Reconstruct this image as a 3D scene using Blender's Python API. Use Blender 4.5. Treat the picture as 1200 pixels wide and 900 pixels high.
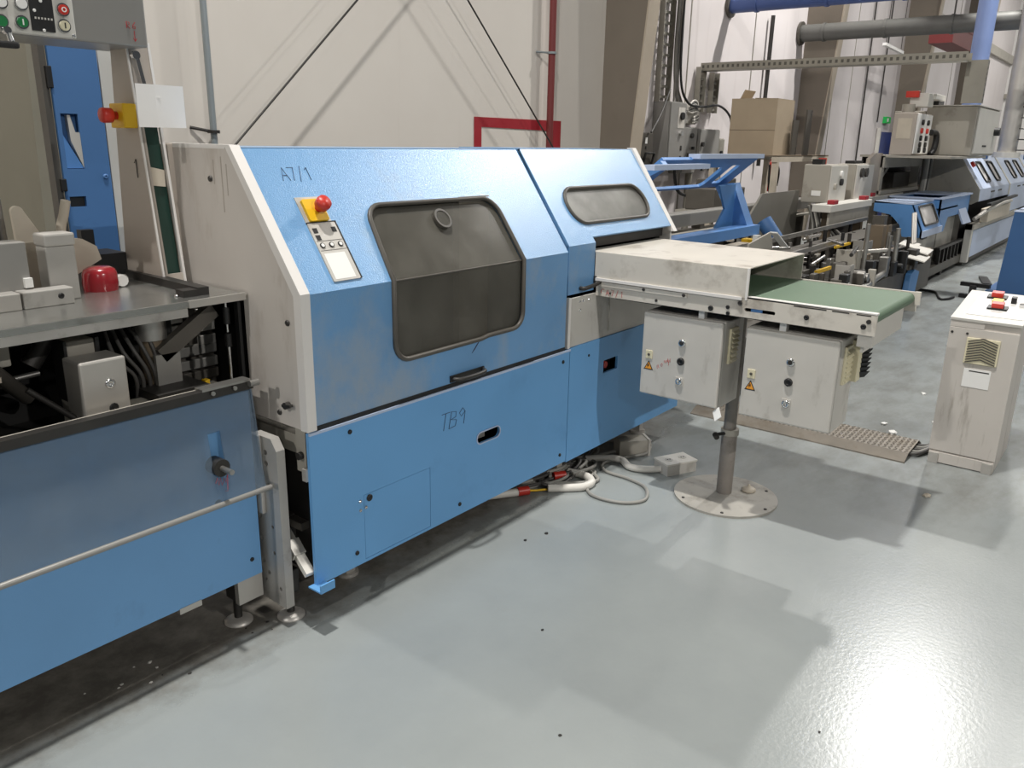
import bpy, bmesh, math, random
from mathutils import Vector, Matrix
from mathutils.geometry import tessellate_polygon
random.seed(7)
for o in list(bpy.data.objects): bpy.data.objects.remove(o)
scn = bpy.context.scene
COL = scn.collection
V3 = Vector

# ------------------------------------------------------------------ camera
YAW, PITCH, ROLL = math.radians(37.777), math.radians(-16.678), math.radians(1.088)
fw = V3((math.cos(YAW)*math.cos(PITCH), math.sin(YAW)*math.cos(PITCH), math.sin(PITCH)))
rt = V3((math.sin(YAW), -math.cos(YAW), 0)); up = rt.cross(fw)
r2 = rt*math.cos(ROLL) + up*math.sin(ROLL); u2 = up*math.cos(ROLL) - rt*math.sin(ROLL)
cd = bpy.data.cameras.new('camera'); cam = bpy.data.objects.new('camera', cd); COL.objects.link(cam)
cd.sensor_width = 36; cd.lens = 951.8/1200*36; cd.clip_start = 0.02; cd.clip_end = 200
cam.matrix_world = Matrix(((r2.x, u2.x, -fw.x, 0), (r2.y, u2.y, -fw.y, 0), (r2.z, u2.z, -fw.z, 1.5), (0, 0, 0, 1)))
scn.camera = cam
# ------------------------------------------------------------------ world, lamps, exposure
w = bpy.data.worlds.new('hall_ambient'); scn.world = w; w.use_nodes = True
bg = w.node_tree.nodes['Background']; bg.inputs[0].default_value = (0.93, 0.96, 1.0, 1); bg.inputs[1].default_value = 0.10
LAMPS = [(12.8, 1.75, 8.0, 1000), (12.8, -0.7, 8.0, 380), (1.25, 1.9, 8.0, 800), (-10.3, 1.8, 8.0, 1250), (1.25, -12.5, 8.0, 2000), (-10.3, -12.5, 8.0, 900), (24.3, -3.5, 8.0, 650), (29.5, 0.5, 8.0, 600)]  # later entries are fill lamps added to brighten machine fronts and end wall
for (x, y, z, e) in LAMPS:
    l = bpy.data.lights.new('bay_and_fill_light', 'AREA'); l.shape = 'DISK'; l.size = 0.28; l.energy = e; l.color = (1.0, 0.975, 0.93)
    o = bpy.data.objects.new('bay_and_fill_light', l); COL.objects.link(o); o.location = (x, y, z)
vs = scn.view_settings
vs.view_transform = 'Standard'; vs.look = 'None'; vs.exposure = -0.62; vs.gamma = 1.0; vs.use_curve_mapping = False

# ------------------------------------------------------------------ materials
def lin(c):
    return tuple(((v/255)/12.92 if v/255 <= 0.04045 else ((v/255+0.055)/1.055)**2.4) for v in c) + (1,)
MAT = {}
def mat(name, rgb, rough=0.5, metal=0.0, var=0.06, vs_=3.0, bump=0.0, bs=200.0, spec=0.5, dirt=None, ds=4.0, dt=0.6, dstretch=(1, 1, 1), rv=0.0, coat=0.0):
    """plain paint / metal: base colour with soft variation, an optional second 'dirt' colour, fine bump"""
    m = bpy.data.materials.new(name); m.use_nodes = True; nt = m.node_tree; N = nt.nodes; L = nt.links
    p = N['Principled BSDF']; c = lin(rgb)
    tc = N.new('ShaderNodeTexCoord'); src = tc.outputs['Object']
    n1 = N.new('ShaderNodeTexNoise'); n1.inputs['Scale'].default_value = vs_; n1.inputs['Detail'].default_value = 5; L.new(src, n1.inputs['Vector'])
    rp = N.new('ShaderNodeValToRGB'); rp.color_ramp.elements[0].position = 0.3; rp.color_ramp.elements[1].position = 0.7
    rp.color_ramp.elements[0].color = tuple(v*(1-var) for v in c[:3]) + (1,); rp.color_ramp.elements[1].color = tuple(min(1, v*(1+var)) for v in c[:3]) + (1,)
    L.new(n1.outputs['Fac'], rp.inputs['Fac']); out = rp.outputs['Color']
    if dirt:
        mp = N.new('ShaderNodeMapping'); mp.inputs['Scale'].default_value = dstretch; L.new(src, mp.inputs['Vector'])
        n2 = N.new('ShaderNodeTexNoise'); n2.inputs['Scale'].default_value = ds; n2.inputs['Detail'].default_value = 8; n2.inputs['Roughness'].default_value = 0.65; L.new(mp.outputs['Vector'], n2.inputs['Vector'])
        r2_ = N.new('ShaderNodeValToRGB'); r2_.color_ramp.elements[0].position = dt; r2_.color_ramp.elements[1].position = min(1, dt+0.22)
        r2_.color_ramp.elements[0].color = (0, 0, 0, 1); r2_.color_ramp.elements[1].color = (1, 1, 1, 1); L.new(n2.outputs['Fac'], r2_.inputs['Fac'])
        mx = N.new('ShaderNodeMix'); mx.data_type = 'RGBA'; mx.inputs['B'].default_value = lin(dirt)
        L.new(r2_.outputs['Color'], mx.inputs['Factor']); L.new(out, mx.inputs['A']); out = mx.outputs['Result']
    L.new(out, p.inputs['Base Color'])
    p.inputs['Metallic'].default_value = metal; p.inputs['Roughness'].default_value = rough; p.inputs['Specular IOR Level'].default_value = spec
    p.inputs['Coat Weight'].default_value = coat; p.inputs['Coat Roughness'].default_value = 0.22
    if rv:
        mr = N.new('ShaderNodeMapRange'); mr.inputs['To Min'].default_value = max(0.02, rough-rv); mr.inputs['To Max'].default_value = min(1, rough+rv)
        L.new(n1.outputs['Fac'], mr.inputs['Value']); L.new(mr.outputs['Result'], p.inputs['Roughness'])
    if bump:
        n3 = N.new('ShaderNodeTexNoise'); n3.inputs['Scale'].default_value = bs; n3.inputs['Detail'].default_value = 2; L.new(src, n3.inputs['Vector'])
        b = N.new('ShaderNodeBump'); b.inputs['Strength'].default_value = bump; b.inputs['Distance'].default_value = 0.002
        L.new(n3.outputs['Fac'], b.inputs['Height']); L.new(b.outputs['Normal'], p.inputs['Normal']); L.new(b.outputs['Normal'], p.inputs['Coat Normal'])
    MAT[name] = m; return m
mat('blue_paint', (118, 166, 212), 0.30, var=0.05, vs_=2.2, bump=0.55, bs=260, spec=1.0, coat=0.6, dirt=(130, 156, 180), ds=2.5, dt=0.6, rv=0.04)
mat('blue_paint_worn', (106, 154, 200), 0.36, var=0.06, vs_=3, bump=0.4, bs=330, dirt=(156, 166, 176), ds=2.4, dt=0.44, dstretch=(1, 1, .7), rv=0.08)
mat('blue_panel', (106, 165, 218), 0.42, var=0.05, vs_=2, bump=0.2, bs=300, dirt=(94, 148, 200), ds=3.2, dt=0.58)
mat('blue_left', (108, 158, 206), 0.42, var=0.06, vs_=2, bump=0.2, bs=300, dirt=(96, 138, 180), ds=4, dt=0.6)
mat('deep_blue', (74, 116, 168), 0.45, var=0.05, vs_=2, dirt=(50, 84, 130), ds=3, dt=0.6)
mat('wing_blue', (88, 138, 200), 0.4, var=0.06, vs_=3)
mat('pale_blue', (182, 196, 222), 0.4, var=0.05, vs_=3)
mat('mid_blue', (84, 134, 190), 0.4, var=0.05, vs_=3)
mat('cabinet_blue', (58, 98, 148), 0.45, var=0.06, vs_=3)
mat('door_blue', (28, 52, 118), 0.4)
mat('grey_paint', (204, 197, 190), 0.45, var=0.03, vs_=2, bump=0.12, bs=260, dirt=(170, 158, 146), ds=2.4, dt=0.58, dstretch=(2.5, 2.5, .7))
mat('grey_edge', (226, 222, 218), 0.45, var=0.03)
mat('cab_grey', (198, 194, 187), 0.45, var=0.05, vs_=5, bump=0.12, bs=260, dirt=(140, 132, 122), ds=7, dt=0.55, dstretch=(1, 1, .4))
mat('console_grey', (198, 192, 185), 0.5, var=0.04, vs_=4, bump=0.12, bs=260, dirt=(120, 110, 96), ds=8, dt=0.56, dstretch=(2.2, 2.2, .3))
mat('conv_white', (206, 200, 190), 0.42, var=0.05, vs_=4, dirt=(150, 140, 128), ds=6, dt=0.53)
mat('far_grey', (166, 161, 151), 0.5, var=0.06, vs_=3, dirt=(130, 124, 114), ds=5, dt=0.55)
mat('shield_grey', (122, 119, 112), 0.5, var=0.06)
mat('pole_grey', (138, 131, 124), 0.5, var=0.1, vs_=12, dirt=(104, 96, 88), ds=14, dt=0.52)
mat('plate_grey', (164, 160, 152), 0.5, var=0.08, vs_=6, dirt=(118, 112, 102), ds=8, dt=0.52)
mat('far_light', (206, 203, 196), 0.5, var=0.04, vs_=3)
mat('far_dark', (92, 88, 82), 0.5, var=0.12, vs_=6, metal=0.3)
mat('post_grey', (178, 168, 158), 0.42, var=0.05, vs_=2.5, dirt=(150, 138, 128), ds=6, dt=0.62)
mat('box_grey', (150, 148, 144), 0.36, var=0.05, vs_=2, metal=0.25)
mat('steel', (168, 166, 162), 0.36, metal=0.85, var=0.08, vs_=8, dirt=(120, 116, 108), ds=9, dt=0.58, rv=0.08)
mat('plate_steel', (176, 173, 168), 0.46, metal=0.25, var=0.10, vs_=7, dirt=(110, 104, 96), ds=8, dt=0.55)
mat('alu', (190, 186, 180), 0.42, metal=0.5, var=0.05, vs_=6)
mat('table_steel', (166, 166, 162), 0.24, metal=0.8, var=0.08, vs_=5, dirt=(130, 128, 122), ds=7, dt=0.55, rv=0.08)
mat('chrome', (215, 215, 215), 0.15, metal=1.0, var=0.02)
mat('dark_metal', (62, 60, 58), 0.45, metal=0.5, var=0.15, vs_=9)
mat('black', (22, 22, 23), 0.5, var=0.1)
mat('interior_black', (20, 19, 18), 0.75, var=0.3, vs_=8)  # near-black filler that puts the interior darkness into the block colour
mat('rubber', (44, 42, 40), 0.55, var=0.1)
mat('seal_grey', (78, 74, 68), 0.45, var=0.12, vs_=10)
mat('belt_green', (94, 116, 94), 0.6, var=0.05, vs_=3, bump=0.08, bs=500, dirt=(120, 140, 120), ds=4, dt=0.58, dstretch=(1, .4, 1))
mat('deep_green', (30, 58, 50), 0.35, var=0.1, vs_=5)
mat('red', (196, 52, 40), 0.38, var=0.05)
mat('dark_red', (150, 30, 40), 0.22, var=0.05, coat=0.5)
mat('red_paint', (156, 30, 42), 0.55, var=0.05)
mat('yellow', (232, 186, 30), 0.42, var=0.05)
mat('cream', (218, 210, 180), 0.5, var=0.05)
mat('orange', (236, 158, 50), 0.45)
mat('white', (236, 235, 232), 0.5, var=0.02)
mat('paper', (246, 243, 240), 0.7, var=0.01)
mat('green_button', (30, 120, 66), 0.35)
mat('exit_green', (40, 190, 90), 0.35)
mat('cardboard', (168, 152, 130), 0.8, var=0.05, vs_=4, dirt=(156, 138, 114), ds=3, dt=0.6, dstretch=(.3, .3, 3))
mat('brown', (112, 98, 80), 0.6, var=0.1)
mat('cable_grey', (150, 148, 142), 0.5, var=0.08)
mat('cable_dark', (74, 72, 70), 0.5, var=0.1)
mat('cable_white', (220, 216, 208), 0.45, var=0.05)
mat('ink', (56, 58, 84), 0.6, var=0.02)
mat('red_ink', (186, 44, 50), 0.6, var=0.02)
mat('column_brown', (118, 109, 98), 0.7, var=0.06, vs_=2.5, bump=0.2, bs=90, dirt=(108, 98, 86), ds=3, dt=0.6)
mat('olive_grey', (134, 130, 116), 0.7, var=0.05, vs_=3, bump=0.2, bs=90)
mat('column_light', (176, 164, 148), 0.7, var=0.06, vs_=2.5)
mat('tray_grey', (152, 148, 138), 0.5, metal=0.3, var=0.08, vs_=5)
mat('duct_grey', (104, 104, 101), 0.5, metal=0.3, var=0.08, vs_=4)
mat('duct_blue', (70, 92, 150), 0.45, var=0.08, vs_=4)
mat('pipe_blue', (128, 148, 196), 0.45, var=0.05)
mat('pipe_galv', (146, 154, 158), 0.4, metal=0.3, var=0.05)
mat('pipe_red', (112, 44, 44), 0.5, var=0.06)
mat('diamond', (126, 119, 109), 0.5, metal=0.35, var=0.14, vs_=7, dirt=(110, 98, 82), ds=9, dt=0.52)
mat('ceiling_mat', (168, 168, 166), 0.8)
mat('clay', (196, 186, 170), 0.5, var=0.06, vs_=10)

def pane_mat(name, tint, dust, fac, rough=0.12):
    m = bpy.data.materials.new(name); m.use_nodes = True; nt = m.node_tree; N = nt.nodes; L = nt.links
    p = N['Principled BSDF']; out = N['Material Output']
    tr = N.new('ShaderNodeBsdfTransparent'); tr.inputs[0].default_value = tint
    p.inputs['Base Color'].default_value = lin(dust); p.inputs['Roughness'].default_value = rough; p.inputs['Specular IOR Level'].default_value = 0.5
    tc = N.new('ShaderNodeTexCoord'); n = N.new('ShaderNodeTexNoise'); n.inputs['Scale'].default_value = 7; n.inputs['Detail'].default_value = 7
    L.new(tc.outputs['Object'], n.inputs['Vector'])
    mr = N.new('ShaderNodeMapRange'); mr.inputs['From Min'].default_value = 0.3; mr.inputs['From Max'].default_value = 0.75
    mr.inputs['To Min'].default_value = fac*0.75; mr.inputs['To Max'].default_value = min(1, fac*1.3); L.new(n.outputs['Fac'], mr.inputs['Value'])
    mx = N.new('ShaderNodeMixShader'); L.new(mr.outputs['Result'], mx.inputs[0]); L.new(tr.outputs[0], mx.inputs[1]); L.new(p.outputs[0], mx.inputs[2])
    L.new(mx.outputs[0], out.inputs[0]); MAT[name] = m
pane_mat('smoked_pane', (.62, .60, .56, 1), (122, 119, 111), 0.42, 0.2)
pane_mat('dusty_pane', (.55, .54, .52, 1), (140, 139, 134), 0.72, 0.3)
pane_mat('clear_cover', (.88, .90, .92, 1), (136, 154, 172), 0.34, 0.2)
pane_mat('glint_pane', (.9, .9, .9, 1), (232, 228, 226), 0.88, 0.3)  # pale window glint put into a near-white, mostly opaque pane colour

def floor_mat():
    m = bpy.data.materials.new('floor_epoxy'); m.use_nodes = True; nt = m.node_tree; N = nt.nodes; L = nt.links; p = N['Principled BSDF']
    tc = N.new('ShaderNodeTexCoord'); src = tc.outputs['Object']
    def noise(scale, detail=6, rough=0.6, vec=None):
        n = N.new('ShaderNodeTexNoise'); n.inputs['Scale'].default_value = scale; n.inputs['Detail'].default_value = detail; n.inputs['Roughness'].default_value = rough
        L.new(vec or src, n.inputs['Vector']); return n.outputs['Fac']
    def ramp(f, a, b, c0=(0, 0, 0, 1), c1=(1, 1, 1, 1)):
        r = N.new('ShaderNodeValToRGB'); r.color_ramp.elements[0].position = a; r.color_ramp.elements[1].position = b
        r.color_ramp.elements[0].color = c0; r.color_ramp.elements[1].color = c1; L.new(f, r.inputs['Fac']); return r.outputs['Color']
    def mixc(f, a, b):
        x = N.new('ShaderNodeMix'); x.data_type = 'RGBA'; L.new(f, x.inputs['Factor'])
        for s, k in ((a, 'A'), (b, 'B')):
            if isinstance(s, tuple): x.inputs[k].default_value = s
            else: L.new(s, x.inputs[k])
        return x.outputs['Result']
    def math_(op, a, b=None):
        x = N.new('ShaderNodeMath'); x.operation = op
        for i, s in enumerate((a, b)):
            if s is None: continue
            if isinstance(s, (int, float)): x.inputs[i].default_value = s
            else: L.new(s, x.inputs[i])
        return x.outputs[0]
    base = ramp(noise(1.6), 0.3, 0.7, lin((142, 147, 147)), lin((153, 158, 157)))
    sx = N.new('ShaderNodeSeparateXYZ'); L.new(src, sx.inputs[0])
    # scraped older floor around the end console and further along the hall
    mp = N.new('ShaderNodeMapping'); mp.inputs['Scale'].default_value = (0.8, 1.7, 1); mp.inputs['Rotation'].default_value = (0, 0, 0.5); L.new(src, mp.inputs['Vector'])
    scr = ramp(noise(3.0, 9, 0.7, mp.outputs[0]), 0.42, 0.68)
    wear = math_('MULTIPLY', scr, ramp(math_('ADD', math_('MULTIPLY', sx.outputs['X'], 0.1), math_('MULTIPLY', noise(0.9), 0.12)), 0.37, 0.47))
    base = mixc(math_('MULTIPLY', wear, 0.75), base, lin((118, 118, 114)))
    # scuffs
    base = mixc(math_('MULTIPLY', ramp(noise(5, 10, 0.75), 0.62, 0.8), 0.35), base, lin((140, 140, 136)))
    # old grime and oil below the machine row (y runs from the operator side to the wall)
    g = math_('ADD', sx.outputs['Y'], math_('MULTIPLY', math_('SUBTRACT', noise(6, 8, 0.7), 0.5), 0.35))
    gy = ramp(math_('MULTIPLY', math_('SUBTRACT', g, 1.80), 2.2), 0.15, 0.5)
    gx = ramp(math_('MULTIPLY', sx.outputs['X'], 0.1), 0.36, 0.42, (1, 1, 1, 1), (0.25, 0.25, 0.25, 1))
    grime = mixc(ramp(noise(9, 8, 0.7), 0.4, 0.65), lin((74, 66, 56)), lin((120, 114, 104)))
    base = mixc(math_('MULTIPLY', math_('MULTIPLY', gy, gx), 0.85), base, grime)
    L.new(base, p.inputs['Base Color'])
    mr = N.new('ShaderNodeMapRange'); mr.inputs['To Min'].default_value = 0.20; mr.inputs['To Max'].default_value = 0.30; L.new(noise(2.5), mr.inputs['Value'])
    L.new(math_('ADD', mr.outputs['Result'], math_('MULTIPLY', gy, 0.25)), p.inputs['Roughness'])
    b = N.new('ShaderNodeBump'); b.inputs['Strength'].default_value = 0.12; b.inputs['Distance'].default_value = 0.004
    L.new(noise(70, 3), b.inputs['Height']); L.new(b.outputs['Normal'], p.inputs['Normal'])
    MAT['floor_epoxy'] = m
floor_mat()
def wall_mat(name, c0, c1, stain, sc=1.0):
    m = bpy.data.materials.new(name); m.use_nodes = True; nt = m.node_tree; N = nt.nodes; L = nt.links; p = N['Principled BSDF']
    tc = N.new('ShaderNodeTexCoord'); src = tc.outputs['Object']
    n = N.new('ShaderNodeTexNoise'); n.inputs['Scale'].default_value = 0.8*sc; n.inputs['Detail'].default_value = 6; L.new(src, n.inputs['Vector'])
    r = N.new('ShaderNodeValToRGB'); r.color_ramp.elements[0].position = .3; r.color_ramp.elements[1].position = .7; r.color_ramp.elements[0].color = lin(c0); r.color_ramp.elements[1].color = lin(c1); L.new(n.outputs['Fac'], r.inputs['Fac'])
    mp = N.new('ShaderNodeMapping'); mp.inputs['Scale'].default_value = (6, 6, .4); L.new(src, mp.inputs['Vector'])
    n2 = N.new('ShaderNodeTexNoise'); n2.inputs['Scale'].default_value = 1.0; n2.inputs['Detail'].default_value = 8; L.new(mp.outputs[0], n2.inputs['Vector'])
    r2_ = N.new('ShaderNodeValToRGB'); r2_.color_ramp.elements[0].position = .6; r2_.color_ramp.elements[1].position = .85; r2_.color_ramp.elements[0].color = (0, 0, 0, 1); r2_.color_ramp.elements[1].color = (.6, .6, .6, 1); L.new(n2.outputs['Fac'], r2_.inputs['Fac'])
    x = N.new('ShaderNodeMix'); x.data_type = 'RGBA'; x.inputs['B'].default_value = lin(stain); L.new(r2_.outputs[0], x.inputs['Factor']); L.new(r.outputs[0], x.inputs['A'])
    # small chips
    n4 = N.new('ShaderNodeTexNoise'); n4.inputs['Scale'].default_value = 7; n4.inputs['Detail'].default_value = 3; L.new(src, n4.inputs['Vector'])
    r4 = N.new('ShaderNodeValToRGB'); r4.color_ramp.elements[0].position = .755; r4.color_ramp.elements[1].position = .775; r4.color_ramp.elements[0].color = (0, 0, 0, 1); r4.color_ramp.elements[1].color = (.7, .7, .7, 1); L.new(n4.outputs['Fac'], r4.inputs['Fac'])
    x2 = N.new('ShaderNodeMix'); x2.data_type = 'RGBA'; x2.inputs['B'].default_value = lin((110, 104, 98)); L.new(r4.outputs[0], x2.inputs['Factor']); L.new(x.outputs['Result'], x2.inputs['A'])
    L.new(x2.outputs['Result'], p.inputs['Base Color']); p.inputs['Roughness'].default_value = 0.65
    MAT[name] = m
wall_mat('wall_paint', (208, 201, 193), (217, 211, 203), (188, 180, 172))
wall_mat('wall_white', (206, 199, 198), (216, 210, 210), (176, 166, 164))

# ------------------------------------------------------------------ mesh helpers
AX = {'x': (V3((0, 1, 0)), V3((0, 0, 1)), V3((1, 0, 0))), 'y': (V3((1, 0, 0)), V3((0, 0, 1)), V3((0, 1, 0))), 'z': (V3((1, 0, 0)), V3((0, 1, 0)), V3((0, 0, 1)))}
class B:
    def __init__(s): s.v = []; s.f = []; s.s = []
    def add(s, vs, fs, smooth=False):
        k = len(s.v); s.v += [tuple(v) for v in vs]
        for f in fs: s.f.append(tuple(i+k for i in f)); s.s.append(smooth)
        return s
    def box(s, x0, x1, y0, y1, z0, z1, b=0.0):
        if b <= 0:
            v = [(x, y, z) for x in (x0, x1) for y in (y0, y1) for z in (z0, z1)]
            return s.add(v, [(0, 1, 3, 2), (4, 6, 7, 5), (0, 4, 5, 1), (2, 3, 7, 6), (0, 2, 6, 4), (1, 5, 7, 3)])
        bm = bmesh.new(); bmesh.ops.create_cube(bm, size=1)
        for v in bm.verts: v.co = V3(((x0+x1)/2+v.co.x*(x1-x0), (y0+y1)/2+v.co.y*(y1-y0), (z0+z1)/2+v.co.z*(z1-z0)))
        bmesh.ops.bevel(bm, geom=bm.edges[:], offset=b, segments=2, affect='EDGES', profile=0.5)
        bm.verts.index_update(); s.add([v.co for v in bm.verts], [[v.index for v in f.verts] for f in bm.faces]); bm.free(); return s
    def plate(s, outer, holes, O, U, Vv, N, t):
        """2-D outline with holes, placed at O + a*U + b*V and given thickness t along N"""
        O, U, Vv, N = V3(O), V3(U), V3(Vv), V3(N)
        loops = [outer] + list(holes); flat = [p for l in loops for p in l]; n = len(flat)
        tri = tessellate_polygon([[V3((p[0], p[1], 0)) for p in l] for l in loops])
        A = [O+U*p[0]+Vv*p[1] for p in flat]; Bv = [a+N*t for a in A]
        fs = [tuple(q) for q in tri] + [tuple(i+n for i in reversed(q)) for q in tri]
        k = 0
        for l in loops:
            m = len(l)
            for i in range(m): a, b_ = k+i, k+(i+1) % m; fs.append((a, b_, b_+n, a+n))
            k += m
        return s.add(A+Bv, fs)
    def prism(s, pts, ax, a, b, holes=()):
        U, W, N = AX[ax]; return s.plate(pts, holes, N*a, U, W, N, b-a)
    def cyl(s, p0, p1, r, r1=None, n=16, cap=True):
        p0, p1 = V3(p0), V3(p1); r1 = r if r1 is None else r1; d = (p1-p0).normalized()
        a = d.orthogonal().normalized(); c = d.cross(a); v = []
        for p, q in ((p0, r), (p1, r1)): v += [p+(a*math.cos(2*math.pi*i/n)+c*math.sin(2*math.pi*i/n))*q for i in range(n)]
        s.add(v, [(i, (i+1) % n, (i+1) % n+n, i+n) for i in range(n)], True)
        if cap: s.add(v, [tuple(range(n)), tuple(range(n, 2*n))])
        return s
    def ring(s, c, d, r0, r1, h, n=20):
        """flat washer round axis d"""
        c, d = V3(c), V3(d).normalized(); a = d.orthogonal().normalized(); e = d.cross(a); v = []
        for (r, k) in ((r0, 0), (r1, 0), (r1, h), (r0, h)): v += [c+d*k+(a*math.cos(2*math.pi*i/n)+e*math.sin(2*math.pi*i/n))*r for i in range(n)]
        return s.add(v, [(j*n+i, j*n+(i+1) % n, ((j+1) % 4)*n+(i+1) % n, ((j+1) % 4)*n+i) for j in range(4) for i in range(n)])
    def lathe(s, prof, c, d, n=24):
        c, d = V3(c), V3(d).normalized(); a = d.orthogonal().normalized(); e = d.cross(a); v = []; m = len(prof)
        for (r, h) in prof: v += [c+d*h+(a*math.cos(2*math.pi*i/n)+e*math.sin(2*math.pi*i/n))*max(r, 1e-4) for i in range(n)]
        return s.add(v, [(j*n+i, j*n+(i+1) % n, (j+1)*n+(i+1) % n, (j+1)*n+i) for j in range(m-1) for i in range(n)], True)
    def tube(s, path, r, n=8, closed=False):
        P = [V3(p) for p in path]; m = len(P); v = []; ref = None
        for i, p in enumerate(P):
            a = P[(i-1) % m] if (closed or i > 0) else p; b = P[(i+1) % m] if (closed or i < m-1) else p
            d = (b-a).normalized()
            if ref is None: ref = d.orthogonal().normalized()
            ref = (ref-d*ref.dot(d)); ref = ref.normalized() if ref.length > 1e-6 else d.orthogonal().normalized()
            e = d.cross(ref); v += [p+(ref*math.cos(2*math.pi*k/n)+e*math.sin(2*math.pi*k/n))*r for k in range(n)]
        fs = [(i*n+k, i*n+(k+1) % n, ((i+1) % m)*n+(k+1) % n, ((i+1) % m)*n+k) for i in range(m if closed else m-1) for k in range(n)]
        s.add(v, fs, True)
        if not closed: s.add(v, [tuple(range(n)), tuple(range((m-1)*n, m*n))])
        return s
    def rbox(s, c, size, U, W, b=0.0):
        """box centred at c with axes U, W, UxW"""
        U = V3(U).normalized(); W = V3(W).normalized(); N = U.cross(W); c = V3(c)
        v = [c+U*(a*size[0]/2)+W*(b_*size[1]/2)+N*(d*size[2]/2) for a in (-1, 1) for b_ in (-1, 1) for d in (-1, 1)]
        return s.add(v, [(0, 1, 3, 2), (4, 6, 7, 5), (0, 4, 5, 1), (2, 3, 7, 6), (0, 2, 6, 4), (1, 5, 7, 3)])
    def bar(s, p0, p1, w, h, upv=(0, 0, 1)):
        p0, p1 = V3(p0), V3(p1); d = p1-p0; U = d.normalized(); W = V3(upv)-U*V3(upv).dot(U); W.normalize()
        return s.rbox((p0+p1)/2, (d.length, h, w), U, W)
def origin(o):
    while o.parent: o = o.parent
    return o.location
def P(name, b, m, parent=None, label=None, kind=None, at=None):
    me = bpy.data.meshes.new(name); off = origin(parent) if parent else V3(at or (0, 0, 0))
    me.from_pydata([tuple(V3(v)-off) for v in b.v], [], b.f)
    for p, sm in zip(me.polygons, b.s): p.use_smooth = sm
    bm = bmesh.new(); bm.from_mesh(me); bmesh.ops.recalc_face_normals(bm, faces=bm.faces[:]); bm.to_mesh(me); bm.free()
    me.materials.append(MAT[m]); o = bpy.data.objects.new(name, me); COL.objects.link(o)
    if parent: o.parent = parent
    else: o.location = off
    if label: o['label'] = label
    if kind: o['kind'] = kind
    return o
def T(name, label, cat, loc, group=None):
    o = bpy.data.objects.new(name, None); COL.objects.link(o); o.location = loc; o.empty_display_size = 0.1
    o['label'] = label; o['category'] = cat
    if group: o['group'] = group
    return o
def S(name, b, m, label, cat, at=(0, 0, 0), group=None):
    o = P(name, b, m, None, label, None, at); o['category'] = cat
    if group: o['group'] = group
    return o
def ST(name, b, m, label=None, parent=None):
    return P(name, b, m, parent, label, None if parent else 'structure')
def rr(x0, x1, y0, y1, r, n=6):
    pts = []
    for cx, cy, a in ((x1-r, y0+r, -90), (x1-r, y1-r, 0), (x0+r, y1-r, 90), (x0+r, y0+r, 180)):
        for i in range(n+1): t = math.radians(a+90*i/n); pts.append((cx+r*math.cos(t), cy+r*math.sin(t)))
    return pts
def circ(cx, cy, r, n=14): return [(cx+r*math.cos(2*math.pi*i/n), cy+r*math.sin(2*math.pi*i/n)) for i in range(n)]
def smooth_path(pts, k=6):
    P_ = [V3(p) for p in pts]; out = []
    for i in range(len(P_)-1):
        a, b, c, d = P_[max(i-1, 0)], P_[i], P_[i+1], P_[min(i+2, len(P_)-1)]
        for j in range(k):
            t = j/k; out.append(0.5*((2*b)+(c-a)*t+(2*a-5*b+4*c-d)*t*t+(3*b-a-3*c+d)*t**3))
    out.append(P_[-1]); return out
GL = {'T': [[(0, 1), (.7, 1)], [(.35, 1), (.3, 0)]], 'B': [[(0, 0), (.08, 1), (.5, .9), (.5, .6), (.1, .52), (.6, .4), (.55, .05), (0, 0)]], '9': [[(.55, .75), (.3, 1), (.05, .75), (.25, .5), (.55, .75), (.55, 0)]],
      'A': [[(0, 0), (.3, 1), (.6, 0)], [(.1, .4), (.5, .4)]], '7': [[(0, 1), (.5, 1), (.2, 0)]], '/': [[(.4, 1.1), (0, -.1)]], '1': [[(0, .8), (.2, 1), (.2, 0)]], 'R': [[(0, 0), (0, 1), (.45, .85), (.4, .55), (0, .5), (.5, 0)]],
      '6': [[(.5, 1), (.1, .5), (.1, .1), (.45, .05), (.5, .4), (.1, .4)]], '|': [[(.2, 1), (.2, 0), (.05, .3)], [(.2, 0), (.4, .3)]], '~': [[(0, .5), (.15, .9), (.25, .3), (.4, .8), (.5, .2), (.7, .7), (.8, .3), (1, .9), (.9, -.4), (.7, -.3)]],
      'C': [[(.6, .9), (.2, 1), (0, .6), (.05, .3)]], 'n': [[(0, 0), (.05, .6), (.3, .7), (.4, 0)]], 'o': [[(.3, .6), (0, .3), (.2, 0), (.45, .3), (.3, .6)]], 'w': [[(0, .6), (.15, 0), (.3, .5), (.45, 0), (.6, .7)]], ' ': []}
def write(txt, O, U, W, h, name, m, parent, r=0.0011, gap=.85, slant=0.0):
    b = B(); x = 0; O, U, W = V3(O), V3(U).normalized(), V3(W).normalized()
    for ch in txt:
        for st in GL[ch]: b.tube([O+U*((x+p[0]+slant*p[1])*h)+W*(p[1]*h) for p in st], r, 4)
        x += gap if ch != ' ' else .5
    return P(name, b, m, parent)
def bolt(parent, c, d, r=0.008, m='black', h=0.004, name='bolt'):
    b = B(); c = V3(c); d = V3(d).normalized(); b.lathe([(r, 0), (r, h*.6), (r*.7, h), (r*.35, h), (r*.3, h*.4), (0, h*.4)], c, d, 10); return P(name, b, m, parent)

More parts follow.
